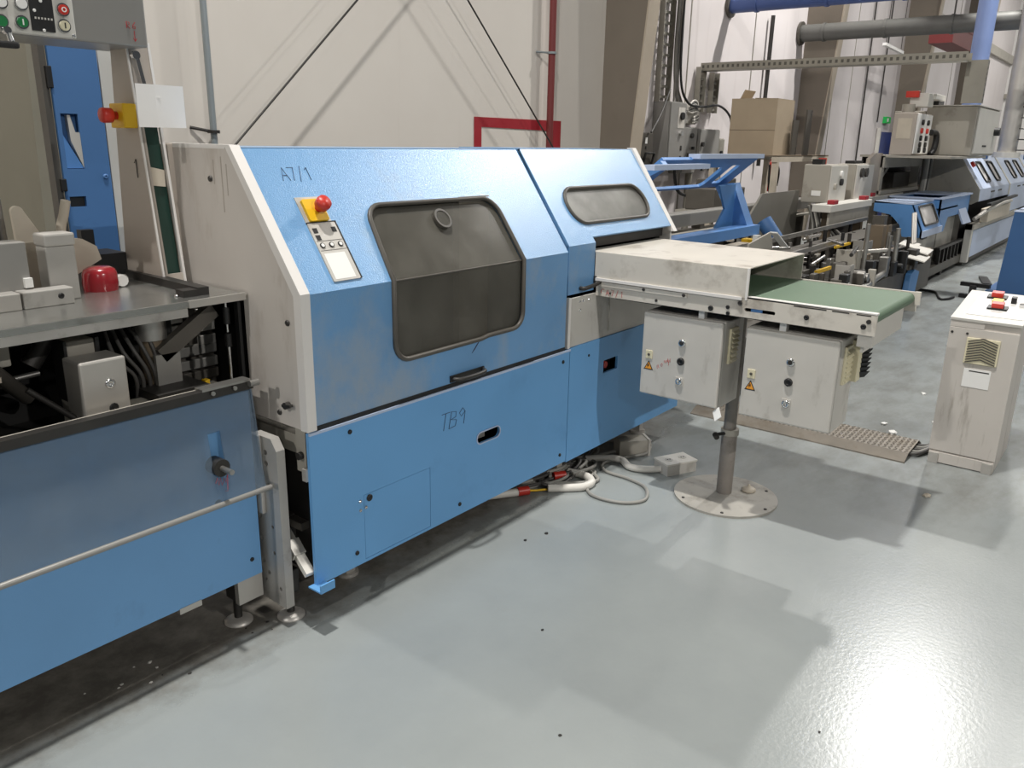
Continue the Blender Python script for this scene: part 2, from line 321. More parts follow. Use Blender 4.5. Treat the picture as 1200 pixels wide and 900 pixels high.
# ------------------------------------------------------------------ the hall
ST('floor', B().box(-14, 34, -14, 5, -0.2, 0), 'floor_epoxy', 'pale grey glossy epoxy floor with grime below the machines')
ST('wall_back', B().box(-14, 7.98, 5, 5.2, 0, 9.2), 'wall_paint', 'off-white plastered wall behind the binding machine')
ST('wall_panel_back', B().box(7.98, 34, 5, 5.2, 0, 9.2), 'wall_white', 'whiter panelled wall beyond the first tapered column')
ST('wall_end', B().box(34, 34.2, -14, 5.2, 0, 9.2), 'white', 'white end wall far down the hall')
ST('ceiling', B().box(-14, 34, -14, 5.2, 9.2, 9.4), 'ceiling_mat', 'grey hall ceiling')
for i, x in enumerate((9.9, 11.9, 15.6, 16.6, 22.5, 25)):
    ST('trim_%d' % (i+1), B().box(x, x+0.018, 4.992, 5, 0, 9), 'tray_grey', 'thin vertical joint strip on the white wall')
ST('trim_7', B().box(20.5, 34, 4.9, 5, 4.3, 4.55), 'far_grey', 'grey horizontal cladding rail high on the wall')
ST('trim_8', B().box(33.9, 34, -14, 5, 3.2, 3.35), 'far_grey', 'grey horizontal rail across the end wall')
COLS = ((1.80, .28, 'olive_grey', 'olive-grey tapered portal column behind the blue cabinet door'), (7.95, 0, 'column_brown', 'brown-grey tapered portal column beside the red wall pipe'), (13.95, 0, 'column_brown', 'brown-grey tapered portal column behind the cardboard box'),
        (20.0, 0, 'column_brown', 'dark grey tapered portal column behind the grey switch cabinet'), (26.0, 0, 'column_brown', 'farthest grey tapered portal column near the end wall'))
for x, dp, m, lab in COLS:
    t = T('portal_column', lab, 'column', (x, 5, 0), 'tapered portal columns along the wall')
    q = [(4.72-dp, 0), (4.62-dp, 1.43), (4.5-dp, 2.9), (4.1-dp, 9)]
    P('side_panel', B().prism([(5, 0)]+q+[(5, 9)], 'x', x, x+0.20), m, t)
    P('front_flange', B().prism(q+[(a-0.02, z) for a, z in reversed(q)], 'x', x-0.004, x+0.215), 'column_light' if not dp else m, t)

# ------------------------------------------------------------------ binding machine (hooded)
mx_ = T('hooded_binding_machine', 'long blue hooded machine with smoked bent window and grey end panel', 'machine', (2.6, 2.2, 0))
SY, SZ = 0.2885/0.4916, 0.398/0.4916   # unit vector up the sloping hood
sl = math.hypot(0.282, 0.398); SV = V3((0, 0.282/sl, 0.398/sl)); SN = V3((0, -0.398/sl, 0.282/sl)); SO = V3((0, 1.86, 1.069)); UX = V3((1, 0, 0)); UZ = V3((0, 0, 1)); NY = V3((0, -1, 0))
def sp(x, v, h=0.0): return SO+UX*x+SV*v+SN*h
# grey end panel
prof = [(1.855, .665), (1.855, 1.072), (2.140, 1.470), (2.480, 1.470), (2.480, 1.03), (2.125, 1.03), (2.125, .665)]
e = P('end_panel', B().prism(prof, 'x', 1.412, 1.428), 'grey_paint', mx_, 'light grey stained sheet metal end panel')
lip = [(1.850, .663), (1.850, 1.074), (2.137, 1.474), (2.163, 1.474), (1.882, 1.066), (1.882, .663)]
P('edge_strip', B().prism(lip, 'x', 1.410, 1.444), 'grey_edge', e)
P('top_edge', B().box(1.411, 1.444, 2.16, 2.48, 1.462, 1.474), 'grey_edge', e)
P('back_strip', B().box(1.395, 1.412, 2.44, 2.485, 1.05, 1.470), 'post_grey', e)
for (y, z) in ((2.245, 1.375), (1.915, .985), (1.98, .70), (2.46, 1.35)): bolt(e, (1.411, y, z), (-1, 0, 0), .009, 'dark_metal', .006)
lt = B(); lt.cyl((1.412, 1.935, .732), (1.395, 1.935, .732), .011, n=10); lt.bar((1.398, 1.945, .732), (1.398, 1.905, .738), .008, .012, (1, 0, 0)); P('latch', lt, 'dark_metal', e)
st = B()
for y0, z0, z1 in ((2.16, 1.42, 1.33), (2.185, 1.44, 1.28), (2.225, 1.43, 1.36)): st.box(1.4112, 1.4118, y0, y0+.004, z1, z0)
P('stain', st, 'post_grey', e)
# first hood: slope + front with a window across the fold
wl = [(1.778, 0), (1.790, .12)] + [(p[0], p[1]) for p in [(1.80+.07*(1-math.cos(math.radians(a))), .20+.07*math.sin(math.radians(a))) for a in range(0, 91, 15)]]
wr = [(2.385+.07*math.sin(math.radians(a)), .20+.07*math.cos(math.radians(a))) for a in range(0, 91, 15)] + [(2.456, .12), (2.457, 0)]
wb = [(2.457, 1.069)] + [(2.397+.06*math.cos(math.radians(a)), .872-.06*math.sin(math.radians(a))) for a in range(0, 91, 15)] + [(2.25, .812), (2.21, .806)] + [(1.842-.064*math.sin(math.radians(a)), .868-.064*math.cos(math.radians(a))) for a in range(0, 91, 15)] + [(1.778, 1.069)]
h = B(); L_ = sl
h.plate([(1.447, 0)]+wl+wr+[(2.757, 0), (2.757, L_), (1.447, L_)], [], SO, UX, SV, SN, -0.012)
hood1 = P('hood_slope', h, 'blue_paint', mx_)
f = B(); f.plate([(1.447, 1.069), (1.447, .672), (2.757, .672), (2.757, 1.069)]+wb, [], (0, 1.86, 0), UX, UZ, (0, 1, 0), 0.012)
front1 = P('hood_front', f, 'blue_paint_worn', mx_)
tp = B(); tp.box(1.447, 2.757, 2.140, 2.48, 1.455, 1.467); tp.box(1.447, 2.757, 2.47, 2.485, .2, 1.455); tp.box(2.745, 2.757, 1.875, 2.48, .672, 1.06); tp.prism([(1.875, 1.06), (2.14, 1.455), (2.48, 1.455), (2.48, 1.06)], 'x', 2.745, 2.757); P('hood_top', tp, 'blue_paint', mx_)
bd = B(); bd.box(1.450, 2.757, 1.8585, 1.8615, .655, .672); P('hood_gap', bd, 'black', mx_)
pn = B(); pn.plate(wl+wr, [], SO-SN*.008, UX, SV, SN, -0.004); pn.plate(wb, [], (0, 1.868, 0), UX, UZ, (0, 1, 0), 0.004)
win = P('window_pane', pn, 'smoked_pane', mx_, 'dusty smoked acrylic pane bent over the hood edge')
path = [sp(x, v, .003) for x, v in wl+wr] + [V3((x, 1.857, z)) for x, z in wb[1:-1]]
P('window_seal', B().tube(path, .0085, 8, True), 'seal_grey', win)
P('pane_fold', B().tube([(1.782, 1.867, 1.066), (2.453, 1.867, 1.066)], .004, 6), 'seal_grey', win)
hd = B(); hd.cyl(sp(2.13, .20, -.008), sp(2.13, .20, .006), .036, n=24); P('window_knob', hd, 'smoked_pane', win)
hd.v = []; hd.f = []; hd.s = []; hd.ring(sp(2.13, .20, -.004), SN, .030, .038, .012, 24); P('knob_ring', hd, 'seal_grey', win)
# things seen dimly behind the pane
ib = B(); ib.box(2.27, 2.44, 2.02, 2.05, .70, 1.30); P('inner_panel', ib, 'grey_paint', mx_)
ib = B(); ib.box(2.05, 2.25, 2.20, 2.24, .70, 1.0); ib.box(1.80, 2.26, 2.30, 2.33, 1.0, 1.03); P('inner_plate', ib, 'dark_metal', mx_)
ib = B(); ib.cyl((1.96, 2.22, 1.05), (1.96, 2.28, 1.05), .20, n=32); P('inner_wheel', ib, 'dark_metal', mx_)
ib = B(); ib.box(1.55, 1.80, 2.25, 2.28, .70, 1.42); P('inner_wall', ib, 'grey_paint', mx_)
for q, (x, z) in enumerate(((1.92, .90), (2.03, .89))): P('sticker', B().box(x, x+.05, 2.195, 2.2, z, z+.05), 'far_light', mx_)
ib = B(); ib.box(1.47, 3.70, 2.42, 2.47, .14, 1.40); ib.box(1.47, 3.70, 1.90, 2.42, .62, .66); ib.box(1.55, 3.85, 1.95, 2.42, .16, .22); ib.box(3.66, 3.70, 1.95, 2.42, .2, 1.06); P('inner_frame', ib, 'interior_black', mx_)
# emergency stop and key panel on the slope
es = P('emergency_stop_base', B().plate(rr(1.565, 1.637, .226, .300, .006), [], SO, UX, SV, SN, .012), 'yellow', mx_, 'yellow emergency stop plate')
eb = B(); c0 = sp(1.612, .265, .012); eb.lathe([(.012, 0), (.012, .012), (.022, .016), (.024, .034), (.022, .042), (0, .044)], c0, SN, 20); P('emergency_stop_button', eb, 'red', es, 'red mushroom button')
P('backing_plate', B().plate([(1.552, .222), (1.648, .222), (1.648, .312), (1.552, .312)], [], SO, UX, SV, SN, .003), 'cab_grey', es)
kp = P('key_panel', B().plate(rr(1.552, 1.656, .026, .222, .004), [], SO, UX, SV, SN, .005), 'cab_grey', mx_, 'grey key panel with symbols')
P('panel_edge', B().plate([(1.656, .026), (1.661, .026), (1.661, .225), (1.552, .225), (1.552, .222), (1.656, .222)], [], SO, UX, SV, SN, .006), 'black', kp)
P('sticker', B().plate([(1.562, .032), (1.640, .032), (1.640, .118), (1.562, .118)], [], SO, UX, SV, SN, .0056), 'white', kp)
for k, x in enumerate((1.570, 1.604, 1.638)):
    b = B(); b.ring(sp(x, .145, .005), SN, .006, .009, .003, 12); P('key_ring', b, 'black', kp); P('key', B().cyl(sp(x, .145, .005), sp(x, .145, .009), .006, n=10), 'white', kp)
for (x, v) in ((1.569, .196), (1.640, .196), (1.569, .172)):
    P('key_symbol', B().plate([(x-.008, v-.008), (x+.008, v-.008), (x+.008, v+.008), (x-.008, v+.008)], [], SO, UX, SV, SN, .0065), 'black', kp)
ln = B(); ln.plate([(1.556, .160), (1.654, .160), (1.654, .161), (1.556, .161)], [], SO, UX, SV, SN, .0058); ln.plate([(1.556, .128), (1.654, .128), (1.654, .129), (1.556, .129)], [], SO, UX, SV, SN, .0058); P('panel_line', ln, 'dark_metal', kp)
write('A7/1', sp(1.545, .372, .001), UX, SV, .045, 'handwriting', 'ink', hood1, .0009, .7)
# pull handle on the lower edge of the hood
hb = B(); hb.tube(smooth_path([(2.05, 1.858, .688), (2.06, 1.835, .688), (2.10, 1.826, .688), (2.17, 1.826, .689), (2.205, 1.835, .69), (2.215, 1.858, .69)], 4), .008, 8); hb.box(2.04, 2.225, 1.855, 1.86, .676, .700); P('pull_handle', hb, 'dark_metal', front1, 'dark metal pull handle')
sc = B()
for k in range(5): sc.tube([(2.16+.006*k, 1.8595, .762+.006*k), (2.178+.006*k, 1.8595, .775+.006*k)], .0012, 4)
P('scratch', sc, 'ink', front1)
# second hood
wn = rr(2.912, 3.575, .118, .290, .083)
h = B(); h.plate([(2.785, .0245), (2.985, .0245), (2.985, .053), (3.700, .053), (3.700, L_+.004), (2.785, L_+.004)], [wn], SO, UX, SV, SN, -.012)
hood2 = P('exit_hood_slope', h, 'blue_paint', mx_)
f = B(); f.box(2.785, 2.985, 1.874, 1.886, .885, 1.089); P('exit_hood_flap', f, 'blue_paint_worn', mx_)
tp = B(); tp.box(2.785, 3.70, 2.142, 2.48, 1.458, 1.470); tp.box(2.785, 3.70, 2.47, 2.485, .2, 1.458); tp.prism([(1.89, 1.085), (2.14, 1.455), (2.48, 1.455), (2.48, .885), (1.89, .885)], 'x', 2.785, 2.797); P('exit_hood_top', tp, 'blue_paint', mx_)
pn = P('oval_window', B().plate(wn, [], SO-SN*.005, UX, SV, SN, -.004), 'dusty_pane', hood2, 'small oval grey window')
P('window_seal', B().tube([sp(x, v, .003) for x, v in wn], .0085, 8, True), 'seal_grey', hood2)
rs = B(); rs.prism([(1.872, 1.085), (1.90, 1.085), (2.165, 1.455), (2.165, 1.476), (2.135, 1.476)], 'x', 3.70, 3.735); rs.box(3.70, 3.735, 2.165, 2.48, .60, 1.470); rs.prism([(1.90, .66), (1.90, 1.085), (2.165, 1.455), (2.165, .66)], 'x', 3.715, 3.73)
P('exit_end_panel', rs, 'grey_edge', mx_)
hb = B(); hb.tube(smooth_path([(2.875, 1.872, .905), (2.88, 1.85, .907), (2.93, 1.842, .914), (2.985, 1.842, .922), (3.03, 1.85, .930), (3.035, 1.872, .930)], 4), .009, 8); hb.box(2.98, 3.05, 1.86, 1.874, .915, .945); P('pull_handle', hb, 'dark_metal', mx_, 'dark metal pull handle')
# dark void edge below the exit slope
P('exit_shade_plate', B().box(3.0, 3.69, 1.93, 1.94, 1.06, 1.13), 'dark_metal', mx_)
# grey strip panel below the exit hood
gs = P('grey_strip_panel', B().box(2.780, 3.70, 1.862, 1.872, .662, .872), 'cab_grey', mx_)
P('strip_flange', B().box(2.775, 2.792, 1.858, 1.874, .660, .876), 'grey_edge', gs)
for (x, z) in ((2.86, .852), (2.885, .852), (2.93, .853), (2.865, .815)): bolt(gs, (x, 1.862, z), (0, -1, 0), .006, 'chrome')
P('slider_plate', B().box(3.10, 3.40, 1.855, 1.862, .685, .86), 'alu', gs)
# lower panels
slot = rr(2.187, 2.326, .397, .443, .0225)
lp = P('lower_panel', B().plate([(1.417, .147), (2.793, .147), (2.793, .655), (1.417, .655)], [slot, [(1.622, .157), (1.934, .157), (1.934, .388), (1.622, .388)]], (0, 1.858, 0), UX, UZ, (0, 1, 0), .012), 'blue_panel', mx_)
P('panel_flange', B().box(1.417, 2.793, 1.852, 1.858, .649, .657), 'pale_blue', lp)
P('panel_foot', B().prism([(1.81, .147), (1.872, .147), (1.872, .152), (1.815, .152), (1.815, .175), (1.81, .175)], 'x', 1.395, 1.45), 'blue_panel', lp)
P('slot_rim', B().tube([(x, 1.857, z) for x, z in slot], .003, 6, True), 'pale_blue', lp)
im = B(); im.box(2.20, 2.32, 1.93, 1.96, .38, .46); im.cyl((2.26, 1.90, .42), (2.26, 1.93, .42), .014); P('slot_mechanism', im, 'alu', mx_)
ad = P('access_door', B().box(1.6235, 1.9325, 1.8585, 1.870, .1585, .3865), 'blue_panel', mx_, 'small flush blue access door')
P('door_shadow_gap', B().box(1.615, 1.94, 1.8715, 1.874, .150, .395), 'black', ad)
bolt(ad, (1.646, 1.858, .372), (0, -1, 0), .012, 'black', .006, 'quarter_turn_lock')
for (x, z) in ((1.606, .372), (1.606, .34), (1.63, .343)): bolt(lp, (x, 1.858, z), (0, -1, 0), .006, 'chrome', .004, 'rivet')
for (x, z) in ((1.575, .620), (2.745, .61), (1.585, .195), (2.745, .19), (2.09, .19)): bolt(lp, (x, 1.858, z), (0, -1, 0), .008, 'black', .005)
write('TB9', (1.985, 1.857, .505), UX, (0.05, 0, 1), .062, 'handwriting', 'ink', lp, .001, .75, .12)
lq = P('lower_panel_right', B().plate([(2.797, .140), (3.86, .140), (3.86, .660), (2.797, .660)], [[(3.074, .490), (3.198, .490), (3.198, .550), (3.074, .550)]], (0, 1.858, 0), UX, UZ, (0, 1, 0), .012), 'blue_panel', mx_)
bm_ = B(); bm_.box(3.06, 3.22, 1.91, 1.915, .47, .57); P('hatch_backing', bm_, 'black', lq)
P('red_valve', B().cyl((3.13, 1.90, .515), (3.13, 1.88, .515), .016, n=12), 'red', lq)
bolt(lq, (2.745+.2, 1.858, .60), (0, -1, 0), .006, 'black')
P('right_end_plate', B().box(3.848, 3.86, 1.87, 2.48, .14, .66), 'blue_panel', mx_)
# frame and feet
for (x, y) in ((2.90, 1.98), (2.75, 2.04), (1.70, 2.05), (3.70, 2.0), (1.6, 2.4), (3.7, 2.4)):
    b = B(); b.box(x-.02, x+.02, y-.02, y+.02, .012, .17); b.cyl((x, y, 0), (x, y, .012), .04, n=16); P('foot', b, 'alu', mx_)
fr = B(); fr.box(1.435, 1.50, 1.90, 2.40, .57, .63); fr.box(1.425, 1.44, 1.885, 1.93, .52, .66); P('corner_bracket', fr, 'far_grey', mx_)
P('bracket_bolt', B().cyl((1.424, 1.905, .575), (1.41, 1.905, .575), .012), 'dark_metal', mx_); P('bracket_tab', B().box(1.41, 1.43, 1.87, 1.89, .50, .54), 'alu', mx_)
b = B(); b.box(1.47, 1.52, 1.92, 2.42, .14, .62); P('inner_side_plate', b, 'dark_metal', mx_)
b = B(); b.box(1.44, 1.47, 1.95, 2.35, .30, .325); b.box(1.43, 1.47, 2.02, 2.05, .25, .33); P('inner_rail', b, 'far_dark', mx_)
b = B(); b.bar((1.43, 2.03, .29), (1.41, 1.88, .185), .03, .02); b.bar((1.425, 1.985, .258), (1.418, 1.94, .225), .04, .032); P('jumper_hose', b, 'cable_white', mx_)

# ------------------------------------------------------------------ feeder machine on the left
ml = T('feeder_machine', 'blue feeder machine with clear hinged cover and steel table', 'machine', (0.8, 2.3, 0))
bp = P('lower_panel', B().plate([(-.6, .176), (1.333, .176), (1.333, .785), (-.6, .785)], [circ(1.205, .458, .014)], (0, 2.02, 0), UX, UZ, (0, 1, 0), .012), 'blue_left', ml)
bolt(bp, (1.30, 2.02, .235), (0, -1, 0), .007, 'black'); P('hole_backing', B().box(1.17, 1.24, 2.033, 2.036, .42, .50), 'black', bp)
P('bottom_clip', B().box(1.05, 1.12, 2.018, 2.034, .16, .178), 'alu', bp)
kh = [(1.178, .69), (1.178, .60)] + [(1.199+.027*math.cos(math.radians(a)), .585+.027*math.sin(math.radians(a))) for a in range(150, 391, 20)] + [(1.219, .60), (1.219, .69)]
CO = V3((0, 1.97, .48)); CV = V3((0, .045, .31)).normalized()
kh2 = [(x, z-.48) for x, z in kh]
cv = P('clear_cover', B().plate([(-.6, 0), (1.333, 0), (1.333, .31), (-.6, .31)], [kh2], CO, UX, CV, (0, 1, 0), .006), 'clear_cover', ml, 'scuffed clear acrylic flap over the blue panel')
P('cover_side', B().prism([(1.972, .48), (2.02, .48), (2.02, .80), (2.012, .80)], 'x', 1.333, 1.338), 'clear_cover', cv)
P('cover_edge_bar', B().box(-.6, 1.335, 1.995, 2.025, .790, .815), 'dark_metal', cv)
P('cover_rod', B().tube([(-.6, 1.968, .478), (1.375, 1.968, .478)], .0085, 10), 'box_grey', cv)
hg = B(); hg.box(1.17, 1.325, 1.992, 2.03, .815, .822); hg.cyl((1.20, 1.99, .806), (1.20, 1.985, .806), .006); hg.cyl((1.27, 1.99, .806), (1.27, 1.985, .806), .006); hg.cyl((1.315, 1.985, .81), (1.345, 1.985, .81), .01); P('cover_hinge', hg, 'steel', cv)
sh = B(); sh.cyl((1.199, 2.02, .585), (1.199, 1.975, .585), .026, n=18); P('crank_socket', sh, 'dark_metal', ml)
sh = B(); sh.cyl((1.199, 1.975, .585), (1.199, 1.925, .585), .008, n=12); P('crank_shaft', sh, 'steel', ml)
write('~', (1.175, 1.9755, .525), UX, UZ, .04, 'handwriting', 'red_ink', ml, .0008)
hol = [circ(*c) for c in ((1.985, .585, .009), (1.985, .55, .009), (2.03, .46, .005), (2.02, .425, .006), (2.035, .36, .008), (2.035, .285, .008), (2.035, .205, .009), (1.975, .34, .006), (1.975, .25, .006), (2.01, .17, .008), (2.03, .14, .007), (1.955, .13, .007), (1.978, .478, .010))]
pl = P('bolt_plate', B().prism([(2.09, .075), (1.93, .068), (1.93, .60), (1.955, .635), (2.045, .635), (2.09, .60)], 'x', 1.352, 1.382, hol), 'plate_steel', ml, 'thick steel end plate full of bolt holes')
P('plate_flange', B().box(1.338, 1.352, 2.00, 2.09, .38, .64, .004), 'plate_steel', pl)
fb = B(); fb.box(1.25, 1.338, 2.03, 2.05, .09, .175); P('foot_bracket', fb, 'alu', ml)
for (x, y) in ((1.278, 2.088), (1.405, 1.985), (.35, 2.1), (.35, 2.7)):
    b = B(); b.cyl((x, y, .008), (x, y, .12), .013, n=10); b.box(x-.022, x+.022, y-.022, y+.022, .09, .17); P('foot_stem', b, 'dark_metal', ml)
    b = B(); b.lathe([(.045, 0), (.045, .004), (.03, .014), (.012, .016), (0, .016)], (x, y, 0), (0, 0, 1), 20); P('foot_pad', b, 'alu', ml)
b = B(); b.box(-.6, 1.33, 2.04, 2.9, .22, .70); b.box(-.6, 1.30, 2.45, 2.5, .70, 1.0); b.box(-.6, 1.40, 2.85, 2.9, .3, 1.03); P('inner_body', b, 'interior_black', ml)
b = B(); b.box(-.6, 1.33, 2.035, 2.075, .76, .80); b.box(.9, 1.33, 2.075, 2.20, .765, .775); P('deck_ledge', b, 'far_grey', ml)
# steel table and what belongs to it
tb = P('table_top', B().box(-.6, 1.40, 2.105, 2.90, 1.030, 1.050, .003), 'table_steel', ml, 'worn steel table top')
P('table_front_lip', B().box(-.6, 1.22, 2.112, 2.118, 1.004, 1.030), 'plate_steel', tb)
P('table_corner', B().box(1.22, 1.403, 2.100, 2.106, 1.030, 1.0515), 'alu', tb)
b = B(); b.bar((1.30, 2.155, 1.062), (1.33, 2.70, 1.062), .035, .024); b.bar((1.262, 2.155, 1.060), (1.265, 2.20, 1.060), .05, .02); P('guide_rail', b, 'dark_metal', tb, 'dark guide rail on the table')
b = B(); b.prism([(2.60, 1.05), (2.80, 1.05), (2.80, 1.11), (2.72, 1.11)], 'x', 1.28, 1.36); P('guide_end', b, 'alu', tb)
bolt(tb, (1.235, 2.19, 1.05), (0, 0, 1), .007, 'chrome', .006)
rc = B(); rc.lathe([(.048, 0), (.050, .02), (.048, .05), (.043, .062), (.030, .069), (0, .071)], (1.145, 2.45, 1.05), (0, 0, 1), 28); P('red_cap', rc, 'dark_red', ml, 'glossy red dome cap on the table')
b = B(); b.cyl((1.21, 2.47, 1.07), (1.21, 2.445, 1.07), .018, n=12); P('white_knob', b, 'white', ml)
b = B(); b.box(.965, 1.045, 2.36, 2.42, 1.05, 1.20, .004); b.box(.963, 1.047, 2.355, 2.425, 1.20, 1.235, .006); P('clamp_block', b, 'plate_steel', ml)
b = B(); b.box(.60, .915, 2.35, 2.42, 1.06, 1.22, .003); P('clamp_block', b, 'box_grey', ml)
b = B(); b.box(.87, 1.00, 2.30, 2.35, 1.05, 1.095, .003); P('stop_bar', b, 'plate_steel', ml); bolt(ml, (.965, 2.30, 1.075), (0, -1, 0), .008, 'black')
b = B(); b.box(.60, .865, 2.30, 2.35, 1.05, 1.095, .003); P('stop_bar', b, 'alu', ml)
P('label_plate', B().box(.895, .915, 2.338, 2.35, 1.10, 1.125), 'white', ml)
b = B(); b.plate([(.955, 1.07), (.95, 1.27)] + [(.965+.016*math.cos(math.radians(a)), 1.285+.016*math.sin(math.radians(a))) for a in range(170, 9, -20)] + [(1.04, 1.18), (1.05, 1.06)], [], (0, 2.50, 0), UX, UZ, (0, 1, 0), .014); P('paddle', b, 'clay', ml)
b = B(); b.tube(smooth_path([(1.085, 2.52, 1.12), (1.082, 2.52, 1.22), (1.092, 2.51, 1.27), (1.098, 2.50, 1.31)], 4), .014, 8); P('finger', b, 'clay', ml)
b = B(); b.prism([(1.09, 1.20), (1.14, 1.195), (1.18, 1.17), (1.19, 1.13), (1.09, 1.08)], 'y', 2.52, 2.55); P('cam_plate', b, 'clay', ml)
b = B(); b.box(1.17, 1.32, 2.62, 2.75, 1.05, 1.13); b.box(1.22, 1.26, 2.70, 2.73, 1.13, 1.20); P('black_bracket', b, 'black', ml); P('black_bracket', B().box(1.06, 1.12, 2.56, 2.62, 1.05, 1.14), 'black', ml); P('black_bracket', B().box(.92, .95, 2.45, 2.47, 1.05, 1.12), 'black', ml)
b = B()
for k in range(4): b.cyl((.90+.022*k, 2.62, 1.05), (.895+.022*k, 2.62, 1.36-.015*k), .011, n=8)
P('spindle_bundle', b, 'steel', ml)
# motor cover box in front, gas spring, brace
mb = P('motor_cover', B().box(.90, 1.022, 2.10, 2.20, .70, .932, .006), 'alu', ml, 'brushed grey motor cover with two screws'); bolt(mb, (.972, 2.10, .865), (0, -1, 0), .014, 'chrome', .006); bolt(mb, (.975, 2.10, .797), (0, -1, 0), .013, 'black', .002, 'bolt_hole')
b = B(); b.box(.918, 1.005, 2.22, 2.28, .72, .965, .004); P('motor_body', b, 'far_grey', ml)
b = B(); b.box(.914, .922, 2.21, 2.285, .80, .968); b.box(.998, 1.008, 2.21, 2.285, .80, .968); P('motor_band', b, 'black', ml)
g = B(); g.cyl((1.365, 2.15, .93), (1.365, 2.15, 1.03), .004, n=8); g.cyl((1.365, 2.15, .755), (1.365, 2.15, .90), .005, n=8); P('gas_spring_rod', g, 'chrome', ml)
P('gas_spring_body', B().cyl((1.365, 2.15, .885), (1.365, 2.15, .925), .010, n=10), 'black', ml); P('gas_spring_body', B().cyl((1.365, 2.15, .955), (1.365, 2.15, 1.005), .010, n=10), 'black', ml)
g = B(); g.box(1.392, 1.402, 2.13, 2.15, .75, 1.03); P('table_post', g, 'black', ml)
g = B(); g.bar((1.35, 2.20, .995), (1.17, 2.20, .885), .03, .045); P('table_brace', g, 'far_dark', ml)
g = B(); g.cyl((1.17, 2.24, .93), (1.17, 2.24, .985), .045, n=20); P('round_housing', g, 'steel', ml)
g = B(); g.cyl((1.17, 2.24, .80), (1.17, 2.24, .93), .034, n=16); P('housing_stem', g, 'brown', ml)
g = B(); g.box(1.15, 1.225, 2.185, 2.20, .80, .89); P('cover_plate', g, 'box_grey', ml); g = B(); g.box(1.10, 1.26, 2.10, 2.24, .776, .80); P('cover_plate', g, 'dark_metal', ml)
for k in range(5):
    g = B(); pts = [(1.06+.02*k, 2.3, .99), (1.05+.025*k, 2.22, .90+.01*k), (1.09+.02*k, 2.2, .84), (1.10+.02*k, 2.22, .77)]; g.tube(smooth_path(pts, 5), .006, 6); P('hose', g, 'cable_dark', ml)
for (p0, p1, r, m) in (((.72, 2.2, .95), (.86, 2.35, .80), .02, 'far_dark'), ((.60, 2.3, .86), (.88, 2.3, .875), .008, 'steel'), ((.80, 2.18, .87), (.90, 2.16, .77), .008, 'dark_metal'), ((.86, 2.3, .90), (.93, 2.3, .99), .025, 'dark_metal')):
    P('linkage', B().cyl(p0, p1, r, n=10), m, ml)
P('sensor_block', B().box(.60, .80, 2.25, 2.33, .92, .985, .004), 'far_grey', ml); P('sensor_block', B().box(.60, .76, 2.22, 2.25, .89, .93), 'clay', ml)
P('yellow_tab', B().box(.66, .73, 2.2, 2.21, .865, .88), 'yellow', ml); P('yellow_tab', B().box(1.27, 1.285, 2.14, 2.16, .776, .80), 'yellow', ml)
P('black_loop', B().tube(smooth_path([(.61, 2.06, .78), (.60, 2.05, .86), (.64, 2.05, .875), (.66, 2.05, .84), (.66, 2.05, .78)], 5), .012, 8), 'black', ml)
for k, z in enumerate((.745, .785, .83, .86, .905, .945)):
    P('rear_slat', B().box(1.27, 1.46, 2.37, 2.385, z-.016, z+.016, .003), ('far_dark', 'box_grey', 'box_grey', 'alu', 'far_light', 'far_light')[k], ml)
P('rear_slat_backing', B().box(1.27, 1.46, 2.39, 2.40, .70, 1.0), 'far_dark', ml); P('rear_upright', B().box(1.345, 1.375, 2.34, 2.365, .86, 1.0), 'far_dark', ml); P('rear_upright', B().box(1.245, 1.27, 2.30, 2.33, .73, 1.0), 'black', ml)
# post with overhead control box
ps = P('post', B().plate([(2.40, 1.05), (2.63, 1.05), (2.57, 1.76), (2.48, 1.76)], [], (1.318, 0, 0), (0, 1, 0), UZ, UX, .01), 'post_grey', ml, 'folded grey sheet metal post')
q = [(1.318, 2.40, 1.05), (1.388, 2.40, 1.05), (1.388, 2.48, 1.76), (1.318, 2.48, 1.76)]
FV = V3((0, .08, .71)).normalized(); FO = V3((0, 2.40, 1.05)); FN = FV.cross(UX); FL = math.hypot(.08, .71)
P('post_front', B().plate([(1.318, 0), (1.389, 0), (1.389, FL), (1.318, FL)], [[(1.334, .03), (1.384, .03), (1.384, .54), (1.334, .54)]], FO, UX, FV, (0, 1, 0), .006), 'post_grey', ps)
P('post_recess', B().plate([(1.330, .02), (1.386, .02), (1.386, .55), (1.330, .55)], [], FO+V3((0, .018, 0)), UX, FV, (0, 1, 0), .004), 'deep_green', ps, 'dark green recessed strip')
P('post_edge', B().plate([(1.383, 0), (1.391, 0), (1.391, FL), (1.383, FL)], [], FO+V3((0, -.004, 0)), UX, FV, (0, 1, 0), .012), 'grey_edge', ps)
P('post_edge', B().plate([(1.3165, 0), (1.322, 0), (1.322, FL), (1.3165, FL)], [], FO+V3((0, -.003, 0)), UX, FV, (0, 1, 0), .006), 'grey_edge', ps)
P('post_label', B().plate([(1.335, .30), (1.380, .295), (1.383, .345), (1.34, .355)], [], FO+V3((0, .012, 0)), UX, FV, (0, 1, 0), .003), 'clay', ps)
b = B(); b.cyl((1.33, 2.46, 1.72), (1.33, 2.445, 1.72), .012); b.bar((1.335, 2.45, 1.71), (1.345, 2.445, 1.64), .008, .01); P('post_latch', b, 'chrome', ps)
write('1', (1.316, 2.50, 1.37), (0, -1, 0), UZ, .055, 'handwriting', 'black', ps, .0014)
